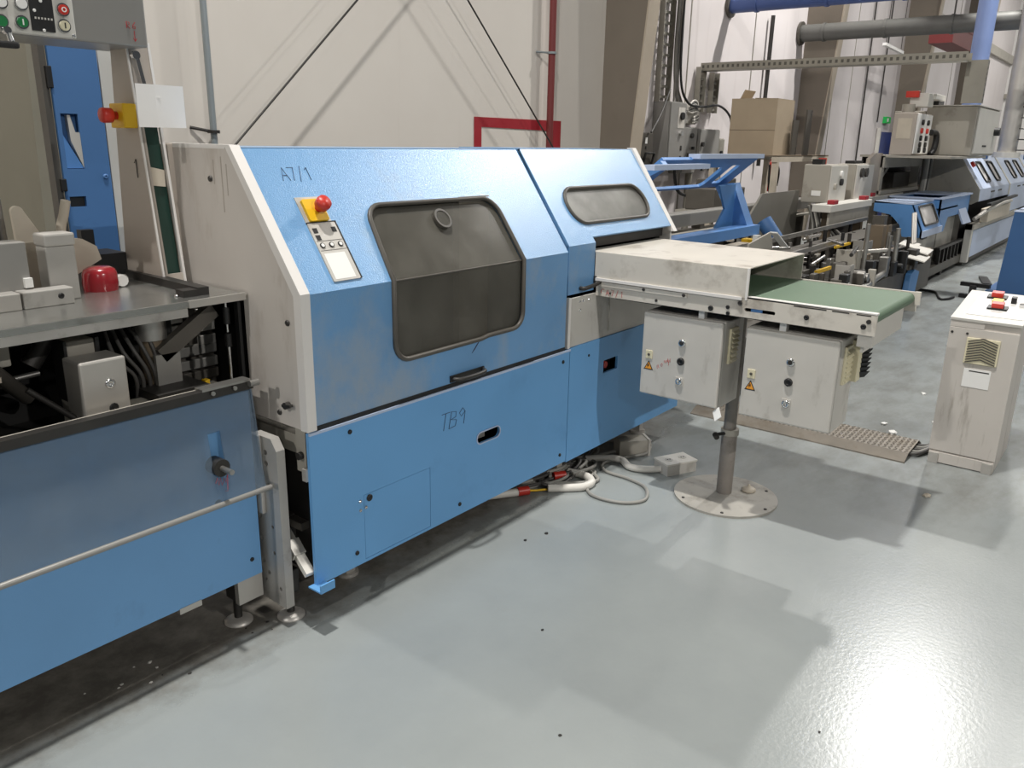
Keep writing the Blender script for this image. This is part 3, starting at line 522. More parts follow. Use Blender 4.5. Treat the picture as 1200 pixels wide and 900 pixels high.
eb = P('emergency_stop_base', B().box(1.275, 1.318, 2.455, 2.535, 1.515, 1.585, .004), 'yellow', ml, 'yellow emergency stop box'); b = B(); b.lathe([(.012, 0), (.012, .012), (.021, .016), (.022, .040), (.02, .046), (0, .047)], (1.275, 2.495, 1.55), (-1, 0, 0), 18); P('emergency_stop_button', b, 'red', eb, 'red mushroom button')
cb = P('control_box', B().box(.25, 1.345, 2.40, 2.62, 1.738, 2.25, .006), 'box_grey', ml, 'grey overhead control box'); 
write('R6', (1.285, 2.3985, 1.785), UX, UZ, .018, 'handwriting', 'red_ink', cb, .0009, .9); write('|', (1.300, 2.3985, 1.752), UX, UZ, .028, 'handwriting', 'red_ink', cb, .0009)
cp = P('button_panel', B().box(.35, 1.13, 2.375, 2.40, 1.740, 2.2, .003), 'far_light', ml, 'light control panel with push buttons')
def button(x, z, m, parent, rim='chrome'):
    b = B(); b.ring((x, 2.375, z), (0, -1, 0), .0125, .0165, .008, 20); P('button_rim', b, rim, parent); b = B(); b.cyl((x, 2.375, z), (x, 2.363, z), .0125, n=18); P('push_button', b, m, parent)
for (x, z, m) in ((.998, 1.810, 'white'), (.994, 1.766, 'green_button'), (.950, 1.808, 'white'), (.945, 1.763, 'green_button'), (1.100, 1.808, 'red'), (1.098, 1.769, 'cream'), (1.10, 1.86, 'white')): button(x, z, m, cp)
for (x, z, m) in ((.994, 1.766, 'white'),): P('button_mark', B().box(x-.0015, x+.0015, 2.3615, 2.363, z-.007, z+.007), m, cp)
P('button_mark', B().box(1.0965, 1.0995, 2.3615, 2.363, 1.762, 1.776), 'dark_metal', cp)
b = B(); b.ring((1.100, 2.363, 1.808), (0, -1, 0), .004, .0065, .0015, 14); P('button_mark', b, 'white', cp)
b = B(); b.ring((1.098, 2.375, 1.789), (0, -1, 0), .004, .006, .002, 12); P('small_lamp', b, 'cab_grey', cp)
ds = P('counter_display', B().box(1.018, 1.075, 2.370, 2.375, 1.750, 1.90), 'black', cp, 'black counter display')
for (x, z) in ((1.046, 1.752), (1.046, 1.822), (1.028, 1.798)): bolt(ds, (x, 2.370, z), (0, -1, 0), .004, 'white', .002, 'screw')
for k in range(6): P('digit_mark', B().box(1.026+.008*k, 1.030+.008*k, 2.3685, 2.37, 1.778, 1.783), 'far_light', ds)
bolt(cp, (1.122, 2.375, 1.747), (0, -1, 0), .005, 'chrome')
b = B(); b.cyl((.952, 2.372, 1.742), (.952, 2.355, 1.742), .009); b.cyl((.955, 2.36, 1.735), (.957, 2.355, 1.715), .007); P('toggle_lever', b, 'chrome', cp); b = B(); b.box(.90, .972, 2.345, 2.37, 1.700, 1.716, .005); P('toggle_grip', b, 'black', cp)
# folded blank card hanging from the post
fc = B(); fc.plate([(1.262, 1.518), (1.322, 1.518), (1.318, 1.636), (1.262, 1.636)], [], (0, 2.345, 0), UX, UZ, (0, 1, 0), .0015); fc.plate([(0, 1.518), (.094, 1.518), (.094, 1.636), (-.002, 1.636)], [], (1.320, 2.345, 0), V3((1, .10, 0)).normalized(), UZ, (0, 1, 0), .0015)
fc.box(1.320, 1.335, 2.345, 2.43, 1.60, 1.602)
S('folded_card', fc, 'paper', 'blank white folded card hung on the grey post', 'card', (1.33, 2.345, 1.518))
# blue cabinet door standing behind
bc = T('blue_switch_cabinet', 'tall slim deep blue cabinet with recessed triangular handle behind the feeder', 'cabinet', (1.45, 3.3, 0))
hr = [(1.428, 1.370), (1.492, 1.370), (1.489, 1.565), (1.428, 1.565)]; lk = [(1.422, 1.232), (1.482, 1.232), (1.482, 1.270), (1.422, 1.270)]
dr = P('door', B().plate([(1.412, .05), (1.590, .05), (1.585, 1.798), (1.412, 1.798)], [hr, lk], (0, 3.2, 0), UX, UZ, (0, 1, 0), .015), 'deep_blue', bc)
P('body', B().box(1.475, 1.59, 3.235, 3.35, .02, 1.80), 'deep_blue', bc)
P('handle_pocket', B().box(1.426, 1.492, 3.225, 3.235, 1.36, 1.57), 'cabinet_blue', dr); P('handle_wedge', B().plate([(1.428, 1.372), (1.491, 1.372), (1.430, 1.49)], [], (0, 3.205, 0), UX, UZ, (0, 1, 0), .012), 'wing_blue', dr); P('handle_fin', B().plate([(1.491, 1.374), (1.491, 1.50), (1.475, 1.50), (1.462, 1.56), (1.452, 1.56), (1.455, 1.47)], [], (0, 3.203, 0), UX, UZ, (0, 1, 0), .02), 'cab_grey', dr)
P('lock_pocket', B().box(1.42, 1.484, 3.216, 3.22, 1.23, 1.272), 'dark_metal', dr)
for z0, z1 in ((1.65, 1.725), (1.29, 1.335)): P('hinge', B().box(1.398, 1.418, 3.195, 3.215, z0, z1, .003), 'black', bc)
P('side_post', B().box(1.60, 1.66, 3.22, 3.28, .02, 1.83), 'far_light', bc); P('hinge_strip', B().box(1.385, 1.408, 3.21, 3.26, .02, 1.80), 'far_dark', bc)
bolt(dr, (1.565, 3.2, 1.34), (0, -1, 0), .01, 'deep_blue', .006)

# ------------------------------------------------------------------ exit conveyor
cv = T('exit_conveyor', 'white framed exit conveyor with green belt and sheet metal tunnel', 'conveyor', (3.28, 1.28, 0))
def slotpts(y0, y1, z0, z1): return rr(y0, y1, z0, z1, (z1-z0)*.48, 4)
rail = P('side_rail', B().plate([(.705, .862), (1.862, .862), (1.862, .925), (1.20, .925), (1.20, .942), (.705, .938)], [slotpts(1.066, 1.187, .886, .900)], (2.985, 0, 0), (0, 1, 0), UZ, UX, .012), 'conv_white', cv, 'chipped white side rail facing the operator')
P('slot_backing', B().box(3.0, 3.003, 1.05, 1.20, .875, .91), 'black', rail); P('slot_glint', B().box(2.996, 3.0, 1.12, 1.165, .884, .902), 'wing_blue', rail)
P('rail_lip', B().box(2.985, 3.012, .705, 1.19, .936, .943), 'grey_edge', rail)
for (y, z, r) in ((1.567, .878, .006), (1.325, .879, .011), (1.255, .893, .008), (1.252, .869, .008), (.948, .896, .010), (.746, .892, .010), (1.789, .880, .005)): bolt(rail, (2.985, y, z), (-1, 0, 0), r, 'black' if r > .007 else 'dark_metal', .005)
ch = B()
for y, l in ((.93, .10), (.83, .06), (.75, .05), (.985, .03)): ch.box(2.9846, 2.9852, y-l/2, y+l/2, .930, .9345)
P('chipped_paint', ch, 'dark_metal', rail)
write('CA7/1', (2.984, 1.835, .868), (0, -1, 0), UZ, .026, 'handwriting', 'red_ink', rail, .0009, .95)
P('far_rail', B().box(3.580, 3.592, .705, 1.862, .862, .942), 'conv_white', cv)
bl = [(.74, .890)] + [(.74-.026*math.sin(math.radians(a)), .914-.024*math.cos(math.radians(a))) for a in range(15, 180, 15)] + [(.74, .938-.0005), (2.0, .938-.0005), (2.0, .928), (.75, .928), (.75, .890)]
P('belt', B().prism(bl, 'x', 3.000, 3.578), 'belt_green', cv, 'dusty green conveyor belt')
P('bed', B().box(3.0, 3.578, .76, 1.86, .865, .925), 'dark_metal', cv)
b = B(); b.box(3.02, 3.56, .745, .755, .79, .885); P('end_guard', b, 'cab_grey', cv)
b = B(); b.box(3.578, 3.594, .695, .715, .89, .943); P('end_bearing', b, 'conv_white', cv); b = B(); b.cyl((2.99, .73, .912), (2.978, .73, .912), .008); P('roller_pin', b, 'dark_metal', cv); P('end_bracket', B().box(3.0, 3.03, .715, .765, .815, .862), 'cab_grey', cv)
# tunnel
tn = P('tunnel_top', B().plate([(2.985, 1.185), (3.600, 1.185), (3.64, 1.93), (2.985, 1.93)], [], (0, 0, 1.047), UX, (0, 1, 0), UZ, .004), 'conv_white', cv, 'smudged sheet metal tunnel top')
P('tunnel_side', B().box(2.983, 2.988, 1.185, 1.87, .938, 1.050), 'conv_white', cv); P('tunnel_side', B().box(3.590, 3.595, 1.185, 1.87, .938, 1.050), 'conv_white', cv)
P('tunnel_rim', B().box(2.980, 2.990, 1.180, 1.188, .930, 1.052), 'grey_edge', cv)
P('tunnel_flange', B().box(2.975, 2.988, 1.20, 1.862, .928, .940), 'grey_edge', cv)
mr_ = P('mounting_strip', B().box(2.979, 2.986, 1.43, 1.862, .906, .924), 'conv_white', cv)
for (y, z) in ((1.443, .916), (1.626, .917)): bolt(mr_, (2.979, y, z), (-1, 0, 0), .007, 'dark_metal')
bolt(cv, (2.980, 1.205, .916), (-1, 0, 0), .009, 'dark_metal')
sm = B()
P('under_tray', B().box(3.05, 3.52, .80, 1.80, .845, .862), 'dark_metal', cv)
P('hanger', B().box(3.02, 3.05, 1.365, 1.39, .823, .865), 'white', cv); P('hanger', B().box(3.02, 3.05, 1.03, 1.055, .823, .865), 'white', cv)
# pole stand below
pst = T('conveyor_stand', 'round base plate with a scuffed grey pole under the conveyor', 'stand', (3.215, 1.28, 0))
P('base_plate', B().cyl((3.215, 1.28, 0), (3.215, 1.28, .010), .224, n=64), 'plate_grey', pst, 'worn round floor plate')
for a in (20, 140, 200, 260, 320): bolt(pst, (3.215+.20*math.cos(math.radians(a)), 1.28+.20*math.sin(math.radians(a)), .010), (0, 0, 1), .007, 'dark_metal', .004)
P('pole', B().cyl((3.24, 1.298, .010), (3.24, 1.298, .300), .034, n=20), 'pole_grey', pst); P('inner_pole', B().cyl((3.24, 1.30, .300), (3.24, 1.30, .846), .027, n=20), 'pole_grey', pst)
b = B(); b.cyl((3.24, 1.298, .285), (3.24, 1.298, .312), .039, n=20); P('collar', b, 'far_grey', pst); b = B(); b.cyl((3.21, 1.305, .295), (3.165, 1.33, .295), .008, n=8); b.cyl((3.17, 1.325, .28), (3.155, 1.33, .30), .012, n=8); P('clamp_screw', b, 'dark_metal', pst)
S('wad_of_tape', B().lathe([(.03, 0), (.034, .008), (.022, .016), (.008, .02), (.006, .03), (0, .032)], (3.322, 1.217, .010), (0, 0, 1), 9), 'clay', 'crumpled beige wad lying on the round base plate', 'scrap', (3.322, 1.217, .010))
# two switch cabinets below the conveyor
def cabinet(y0, y1, label, note, ventx):
    t = T('switch_cabinet', label, 'cabinet', (3.09, (y0+y1)/2, .46), 'switch cabinets hung below the conveyor')
    P('body', B().box(3.022, 3.208, y0, y1, .462, .824, .006), 'cab_grey', t)
    d = P('door', B().box(3.0, 3.020, y0+.002, y1-.002, .465, .822, .007), 'cab_grey', t, 'light grey smudged door')
    ym = (y0+y1)/2-.008; ys = ym+.148
    for k, z in enumerate((.715, .636, .550)):
        b = B(); b.lathe([(.016, 0), (.016, .006), (.013, .010), (.007, .010), (.006, .006), (0, .006)], (3.0, ym, z), (-1, 0, 0), 18)
        P('lock' if k != 1 else 'rotary_switch', b, ('chrome', 'black', 'chrome')[k], d)
    P('lock_plate', B().box(2.997, 3.0, ym-.018, ym+.018, .532, .568), 'cab_grey', d)
    P('black_insert', B().cyl((2.992, ym, .715), (2.9885, ym, .715), .009, n=10), 'dark_metal', d)
    P('earth_tag', B().box(2.996, 3.0, ys-.016, ys+.016, .623, .660, .002), 'cream', d); bolt(d, (2.996, ys, .642), (-1, 0, 0), .006, 'seal_grey')
    zt = .575; P('warning_triangle', B().plate([(ys-.022, zt), (ys+.022, zt), (ys, zt+.040)], [], (2.9992, 0, 0), (0, 1, 0), UZ, UX, .001), 'black', d); P('warning_face', B().plate([(ys-.016, zt+.004), (ys+.016, zt+.004), (ys, zt+.033)], [], (2.9986, 0, 0), (0, 1, 0), UZ, UX, .0008), 'orange', d, 'orange electrical hazard sign')
    P('warning_bolt', B().plate([(ys+.002, zt+.006), (ys+.003, zt+.016), (ys-.003, zt+.015), (ys-.001, zt+.026), (ys+.004, zt+.026), (ys+.0015, zt+.019), (ys+.007, zt+.020)], [], (2.998, 0, 0), (0, 1, 0), UZ, UX, .0007), 'black', d)
    fl = P('vent_frame', B().box(3.062, 3.135, y0-.010, y0, .645, .79), 'cream', t, 'cream ventilation louvre')
    for k in range(7): P('louvre_slat', B().rbox((3.10, y0-.012, .660+.019*k), (.06, .016, .003), (1, 0, 0), (0, -.8, -.6)), 'cream', fl)
    if note: write('no~w', (2.9995, ym+.105, .585), (0, -.8, .55), (0, .3, .9), .022, 'handwriting', 'red_ink', d, .0008, .9)
    return t
cabinet(1.270, 1.630, 'light grey switch cabinet with red scribble, nearer the blue machine', True, 0)
t2 = cabinet(.818, 1.178, 'light grey switch cabinet hung at the belt end of the conveyor', False, 0)
b = B(); b.box(3.16, 3.21, .79, .818, .64, .80); P('vent_housing', b, 'cream', t2)
for k in range(8): P('black_fin', B().rbox((3.215, .785, .66+.018*k), (.05, .03, .004), (1, -.6, 0), (0.3, -.5, .8)), 'black', t2)
for z in (.47, .81): pass
S('paper_flag', B().rbox((2.995, 1.262, .447), (.035, .05, .003), (0, -.7, .7), (.6, .5, .5)), 'white', 'small white paper tab at the cabinet corner above the pole', 'paper', (2.995, 1.262, .447))
# ------------------------------------------------------------------ end console
co = T('control_console', 'grey floor console with sloping top and red push buttons', 'console', (4.5, .54, 0))
cbp = [(4.30, 0), (4.76, 0), (4.76, .79), (4.30, .725)]
P('body', B().prism(cbp, 'y', .395, .680), 'console_grey', co)
P('front_panel', B().box(4.290, 4.300, .392, .683, .065, .690, .002), 'console_grey', co, 'scratched grey front panel'); P('plinth', B().box(4.287, 4.301, .395, .68, .004, .058, .002), 'console_grey', co)
P('upper_band', B().box(4.292, 4.300, .54, .683, .692, .722), 'console_grey', co)
TU = V3((.46, 0, .065)).normalized(); TN = V3((0, 0, 1)).cross(V3((0, 1, 0))); TN = V3((-.065, 0, .46)).normalized(); TO = V3((4.30, 0, .725))
top = P('top_plate', B().plate([(-.012, .388), (.47, .388), (.47, .687), (-.012, .687)], [], TO, TU, (0, 1, 0), TN, .012), 'far_light', co, 'paler sloping top plate')
def onTop(a, y, h=.012): return TO+TU*a+V3((0, y, 0))+TN*h
P('switch_plate', B().plate([(.06, .40), (.40, .40), (.40, .635), (.06, .635)], [], TO+TN*.012, TU, (0, 1, 0), TN, .003), 'white', top)
for (a, y, m, rn) in ((.19, .525, 'red', 0), (.37, .555, 'red', 0)):
    P('red_push_button', B().rbox(onTop(a, y, .034), (.045, .05, .022), TU, (0, 1, 0)), m, top, 'red square push button'); P('button_base', B().rbox(onTop(a, y, .019), (.055, .085, .010), TU, (0, 1, 0)), 'black', top)
P('yellow_base', B().rbox(onTop(.29, .54, .022), (.05, .045, .014), TU, (0, 1, 0)), 'yellow', top); P('black_switch', B().rbox(onTop(.31, .475, .03), (.03, .022, .03), TU, (0, 1, 0)), 'black', top)
P('chrome_key_switch', B().cyl(onTop(.26, .43), onTop(.26, .43, .03), .016, n=16), 'chrome', top)
vf = P('vent_plate', B().box(4.281, 4.290, .462, .602, .525, .650, .003), 'cream', co, 'cream vent plate with chevron slats')
for k in range(9):
    z = .535+.0125*k
    for s_ in (-1, 1): P('chevron_slat', B().bar((4.280, .532, z+.016), (4.280, .532+s_*.062, z-.004), .005, .0045, (0, 0, 1)), 'seal_grey', vf)
P('paper_label', B().box(4.288, 4.290, .478, .592, .410, .500), 'white', co); P('label_tear', B().box(4.2872, 4.288, .485, .57, .487, .492), 'dark_metal', co)
for (y, z) in ((.67, .665), (.605, .665)): bolt(co, (4.29, y, z), (-1, 0, 0), .006, 'dark_metal')
for y in (.42, .655): P('floor_clip', B().box(4.278, 4.29, y-.022, y+.022, .0, .055, .002), 'alu', co)
# diamond plate cable cover on the floor
dc = T('cable_cover', 'dirty diamond plate cable ramp beside the console', 'cable cover', (4.35, 1.2, 0))
P('plate', B().prism([(4.17, 0), (4.172, .006), (4.24, .034), (4.46, .040), (4.53, .006), (4.532, 0), (4.46, .034), (4.24, .028)], 'y', .76, 1.92), 'diamond', dc)
dm = B()
for i in range(11):
    for j in range(44):
        x = 4.25+.02*i; y = .775+.026*j; a = 1 if (i+j) % 2 else -1
        dm.bar((x-.007, y-.007*a, .037+.0006*i), (x+.007, y+.007*a, .037+.0006*i), .003, .0016)
P('diamond_tread', dm, 'diamond', dc, None, 'stuff')
for k in range(5):
    b = B(); b.tube(smooth_path([(4.28+.035*k, .90, .016), (4.29+.04*k, .755, .016), (4.36+.03*k, .71, .02), (4.42+.03*k, .688, .03)], 6), .009, 8)
    S('supply_cable', b, 'cable_grey' if k % 2 else 'cable_dark', ('dark grey' if k % 2 == 0 else 'pale grey')+' cable running from the diamond plate ramp into the console', 'cable', (4.35, .75, 0), 'cables at the console foot')
# scraps on the floor
def scrap(x, y, s, m, lab, nm='paper_scrap', cat='scrap', grp='white scraps on the floor', z=0.0):
    b = B(); bm = bmesh.new(); bmesh.ops.create_icosphere(bm, subdivisions=1, radius=1)
    for v in bm.verts: v.co = V3((x+v.co.x*s*random.uniform(.7, 1.2), y+v.co.y*s*random.uniform(.6, 1.1), z+max(0, (v.co.z+.6)*s*.45*random.uniform(.7, 1.1))))
    bm.verts.index_update(); b.add([v.co for v in bm.verts], [[v.index for v in f.verts] for f in bm.faces]); bm.free()
    return S(nm, b, m, lab, cat, (x, y, z), grp)
scrap(3.81, .58, .022, 'clay', 'crumpled cream wad on open floor before the console', 'crumpled_wad', 'scrap', None)
for (x, y, s) in ((4.60, .92, .03), (4.73, 1.0, .022), (4.95, .78, .02), (5.52, .96, .02), (4.44, 1.28, .02)): scrap(x, y, s, 'white', 'small torn white paper scrap near the diamond plate ramp', z=.04 if 4.2 < x < 4.5 else 0)
for (x, y, s) in ((2.41, 1.68, .010), (2.31, 1.71, .008), (1.86, 1.30, .006), (1.50, .98, .006), (1.95, .45, .005)): scrap(x, y, s, 'dark_metal', 'tiny dark crumb on the pale open floor', 'floor_crumb', 'debris', 'dark crumbs on the floor')
for k in range(14): scrap(random.uniform(.72, 1.35), random.uniform(1.96, 2.12), random.uniform(.003, .007), 'far_light' if k % 2 else 'dark_metal', 'tiny '+('pale' if k % 2 else 'dark')+' paper dust crumb under the feeder', 'floor_crumb', 'debris', 'paper crumbs under the feeder')
# ------------------------------------------------------------------ cables, plugs and sockets on the floor
def cable(pts, r, m, lab, nm='floor_cable', grp=None, k=8):
    b = B(); b.tube(smooth_path(pts, k), r, 8); return S(nm, b, m, lab, 'cable', tuple(V3(pts[0])*1.0)[:2]+(0,), grp)
sk = T('floor_socket', 'white double socket box on a white flex on the floor', 'socket', (3.35, 1.59, 0))
SU = V3((.19, -.09, 0)).normalized(); SW = V3((.09, .19, 0)).normalized()
P('box', B().rbox((3.345, 1.595, .026), (.17, .105, .052), SU, SW), 'cab_grey', sk); P('lid', B().rbox((3.345, 1.595, .055), (.175, .11, .008), SU, SW), 'cable_white', sk)
for a in (-.04, .04): P('outlet', B().cyl(V3((3.345, 1.595, .059))+SU*a, V3((3.345, 1.595, .061))+SU*a, .020, n=16), 'cab_grey', sk)
for a in (-.047, -.033, .033, .047): P('outlet_hole', B().cyl(V3((3.345, 1.595, .061))+SU*a, V3((3.345, 1.595, .0618))+SU*a, .004, n=8), 'black', sk)
cable([(3.27, 1.63, .02), (3.22, 1.69, .018), (3.20, 1.76, .018), (3.25, 1.84, .018), (3.20, 1.93, .018), (3.05, 2.05, .018)], .017, 'cable_white', 'thick white flex plugged into the white socket box', 'socket_flex')
jb = T('junction_box', 'small dirty grey junction box under the machine edge', 'junction box', (3.40, 1.86, 0))
JU = V3((.12, -.10, 0)).normalized(); JW = V3((.10, .12, 0)).normalized()
P('body', B().rbox((3.40, 1.87, .04), (.15, .09, .08), JU, JW), 'far_grey', jb); P('end_cap', B().rbox(V3((3.40, 1.87, .04))+JU*.08, (.012, .1, .088), JU, JW), 'cab_grey', jb); P('entry', B().cyl(V3((3.40, 1.87, .04))+JU*.086, V3((3.40, 1.87, .04))+JU*.10, .022, n=12), 'dark_metal', jb)
cable([(3.48, 1.80, .04), (3.42, 1.79, .015), (3.32, 1.84, .01), (3.18, 1.89, .008), (3.10, 1.83, .008), (3.09, 1.70, .008), (3.05, 1.59, .008), (2.93, 1.53, .008), (2.84, 1.60, .008), (2.83, 1.74, .008), (2.95, 1.84, .008), (3.05, 1.86, .012), (3.02, 1.94, .01), (2.85, 1.98, .01), (2.70, 1.99, .01), (2.62, 2.1, .01)], .0075, 'cable_grey', 'thin pale grey cable looped out over the open floor')
cable([(3.35, 1.93, .01), (3.20, 1.97, .01), (3.08, 1.93, .012), (2.98, 1.80, .01), (2.86, 1.88, .012), (2.76, 2.02, .01), (2.66, 2.20, .01)], .0085, 'cable_grey', 'second grey cable lying flat beside the white flex')
cable([(2.50, 2.06, .02), (2.57, 2.02, .018), (2.625, 1.985, .018)], .018, 'cable_white', 'white flex tail entering the red plug by the machine edge', 'plug_flex')
S('red_plug', B().cyl((2.620, 1.988, .020), (2.665, 1.962, .020), .020, n=14), 'red', 'red plug collar on the white flex end', 'plug', (2.64, 1.975, 0))
cable([(2.665, 1.962, .018), (2.70, 1.945, .012), (2.74, 1.915, .012)], .005, 'yellow', 'short bare yellow-green earth wire between the two white flexes', 'earth_wire')
cable([(2.74, 1.91, .018), (2.80, 1.85, .018), (2.86, 1.80, .018), (2.93, 1.80, .018), (2.97, 1.86, .018), (2.96, 1.95, .018)], .018, 'cable_white', 'thick white flex bent into a hook on the floor', 'plug_flex')
S('red_plug', B().cyl((2.86, 1.965, .022), (2.91, 1.935, .022), .02, n=14), 'red', 'red plug collar lying among the dark cables', 'plug', (2.88, 1.95, 0))
for k in range(14):
    a = random.uniform(0, 6.28); cx, cy = random.uniform(2.75, 3.2), random.uniform(1.92, 2.08); rx, ry = random.uniform(.08, .2), random.uniform(.04, .09)
    pts = [(cx+rx*math.cos(a+t*.55), cy+ry*math.sin(a+t*.55), .012+.010*(k % 5)+.01*math.sin(t+k)) for t in range(random.randint(8, 13))]
    cable(pts, .008, ('cable_dark', 'cable_grey', 'cable_dark')[k % 3], ('dark', 'pale grey', 'charcoal')[k % 3]+' cable coil in the tangle under the machine', 'coiled_cable', 'tangled cables under the machine', 4)
for k in range(4): cable([(2.72+.05*k, 2.08+.03*k, .012), (2.78+.05*k, 1.96+.02*k, .012), (2.90+.05*k, 1.92+.03*k, .02), (3.02+.06*k, 2.0+.03*k, .012), (3.2+.05*k, 2.1, .012)], .008, 'cable_dark' if k % 2 else 'cable_grey', ('dark' if k % 2 else 'pale')+' cable arching along the machine foot', 'floor_cable', 'cables along the machine foot')

# ------------------------------------------------------------------ on and along the back wall
def vpipe(nm, x, y, r, z0, z1, m, lab, cat='pipe'):
    return S(nm, B().cyl((x, y, z0), (x, y, z1), r, n=14), m, lab, cat, (x, y, z0))
wp = T('wall_pipe', 'thin galvanised pipe running up the plaster wall behind the end panel', 'pipe', (3.15, 4.93, 0))
P('tube', B().cyl((3.15, 4.93, 0), (3.15, 4.93, 7.9), .021, n=12), 'pipe_galv', wp); b = B(); b.cyl((3.02, 4.99, 1.545), (3.14, 4.93, 1.52), .010, n=8); b.ring((3.15, 4.93, 1.51), (0, 0, 1), .026, .04, .02, 16); P('pipe_clip', b, 'dark_metal', wp)
rp_ = T('red_wall_pipe', 'dark red pipe running up the plaster wall past the red frame', 'pipe', (6.88, 4.92, 0))
P('tube', B().cyl((6.88, 4.92, 0), (6.88, 4.92, 7.9), .034, n=12), 'pipe_red', rp_); b = B(); b.cyl((6.72, 4.99, 2.32), (6.88, 4.92, 2.32), .009, n=8); b.ring((6.88, 4.92, 2.31), (0, 0, 1), .034, .046, .02, 16); P('pipe_clip', b, 'pipe_galv', rp_)
for (x0, z0, x1, z1, lab) in ((2.16, .47, 7.93, 5.78, 'thin dark brace rod rising towards the brown column'), (7.93, .45, 2.16, 5.68, 'thin dark brace rod falling towards the brown column and red frame')):
    yb = 4.80 if x0 < x1 else 4.84; S('brace_rod', B().cyl((x0, yb, z0), (x1, yb, z1), .0075, n=8), 'dark_metal', lab, 'brace', (x0, yb, z0), 'crossed wall brace rods')
rf = B(); rf.plate([(5.82, .6), (7.18, .6), (7.18, 1.70), (5.82, 1.70)], [[(5.92, .70), (5.92, 1.615), (7.05, 1.60), (7.05, .70)]], (0, 4.994, 0), UX, UZ, (0, 1, 0), .006)
S('red_wall_frame', rf, 'red_paint', 'red rectangular frame painted on the plaster wall', 'marking', (6.5, 4.994, .6))
def ladder_tray(nm, p0, p1, wv, lab, n, grp=None):
    p0, p1, wv = V3(p0), V3(p1), V3(wv); t = T(nm, lab, 'cable tray', tuple(p0), grp); d = (p1-p0).normalized(); nrm = d.cross(wv).normalized()
    for s_ in (-.5, .5): P('tray_side', B().bar(p0+wv*s_, p1+wv*s_, .014, .07, nrm), 'tray_grey', t)
    for k in range(n): q = p0+(p1-p0)*((k+.5)/n); P('tray_rung', B().bar(q-wv*.5, q+wv*.5, .03, .012, nrm), 'tray_grey', t)
    return t
ladder_tray('cable_ladder', (9.22, 4.95, 1.98), (9.22, 4.95, 5.0), (.26, 0, 0), 'vertical cable ladder on the wall above the grey switch boxes', 26)
ladder_tray('cable_ladder', (10.22, 4.95, 1.9), (10.22, 4.95, 2.44), (.16, 0, 0), 'short wall cable ladder below the long cross tray', 6)
ladder_tray('cable_ladder', (10.62, 4.95, 1.9), (10.62, 4.95, 2.40), (.16, 0, 0), 'short dark wall ladder right beside the cross tray end', 6)
def chan(nm, p0, p1, wv, lab, n):
    t = T(nm, lab, 'cable tray', p0); p0, p1, wv = V3(p0), V3(p1), V3(wv); d = (p1-p0).normalized(); nr = d.cross(wv).normalized()
    P('tray_bottom', B().bar(p0, p1, wv.length, .004, nr), 'tray_grey', t)
    for s_ in (-.5, .5): P('tray_side', B().bar(p0+wv*s_+nr*.045*(1 if nr.z >= 0 else -1), p1+wv*s_+nr*.045*(1 if nr.z >= 0 else -1), .004, .09, nr), 'tray_grey', t)
    for k in range(n):
        q = p0+(p1-p0)*((k+.5)/n)+wv*-.503+nr*.045*(1 if nr.z >= 0 else -1); P('tray_slot', B().bar(q-d*.015, q+d*.015, .003, .035, nr), 'far_dark', t)
    return t
chan('cross_tray', (10.3, 4.95, 2.40), (10.3, 1.90, 2.40), (.22, 0, 0), 'long perforated cable tray crossing out from the white wall', 46)
chan('drop_tray', (10.42, 1.84, 2.42), (10.42, 1.84, 1.98), (.0, .20, 0), 'perforated tray dropping to the grey cabinet top', 8)
for k in range(7):
    x = 9.32+.03*(k % 4); r = .009 if k % 2 else .013
    cable([(x, 4.88, 5.0), (x+.02*math.sin(k), 4.86, 3.4), (x-.03*math.sin(k*2), 4.86, 2.6), (x-.02, 4.84, 2.2), (x-.05+.03*k, 4.82, 1.95)], r, 'cable_dark' if k % 2 else 'far_dark', 'dark cable hanging down the wall ladder to the switch boxes', 'wall_cable', 'cables down the wall ladder')
cable([(9.42, 4.85, 3.2), (9.40, 4.82, 2.3), (9.55, 4.78, 1.99), (9.95, 4.76, 1.95), (10.4, 4.75, 1.98), (10.75, 4.74, 1.85), (10.82, 4.74, 1.62)], .015, 'black', 'thick black cable arching over the grey wall boxes', 'wall_cable')
cable([(8.66, 4.76, 1.62), (8.95, 4.8, 1.85), (9.2, 4.84, 2.12)], .012, 'cable_dark', 'dark cable from the small wall box up to the ladder', 'wall_cable')
cable([(9.35, 4.8, 1.35), (9.45, 4.78, .95), (9.9, 4.75, .85), (10.35, 4.75, .86), (10.7, 4.8, 1.1)], .02, 'black', 'thick black cable sagging below the grey wall boxes', 'wall_cable')
vpipe('conduit', 9.98, 4.9, .045, .05, 1.62, 'tray_grey', 'grey conduit running down below the wall boxes', 'conduit')
def wallbox(nm, x0, x1, y0, z0, z1, m, lab, extras):
    t = T(nm, lab, 'switch box', ((x0+x1)/2, 4.95, z0), 'grey switch boxes on the white wall')
    P('body', B().box(x0, x1, y0+.015, 5, z0, z1, .006), m, t); P('cover', B().box(x0+.01, x1-.01, y0, y0+.014, z0+.01, z1-.01, .004), m, t)
    for (k, x, z, s_, mm) in extras:
        if k == 'knob': P('knob', B().cyl((x, y0, z), (x, y0-.03, z), s_, n=12), mm, t)
        elif k == 'tag': P('tag', B().box(x-s_, x+s_, y0-.004, y0, z-s_*1.4, z+s_*1.4), mm, t)
        elif k == 'handle': P('handle', B().tube([(x-s_, y0, z-s_), (x-s_, y0-.04, z+s_*.6), (x+s_, y0-.04, z+s_*.6), (x+s_, y0, z-s_)], .014, 6), mm, t)
    return t
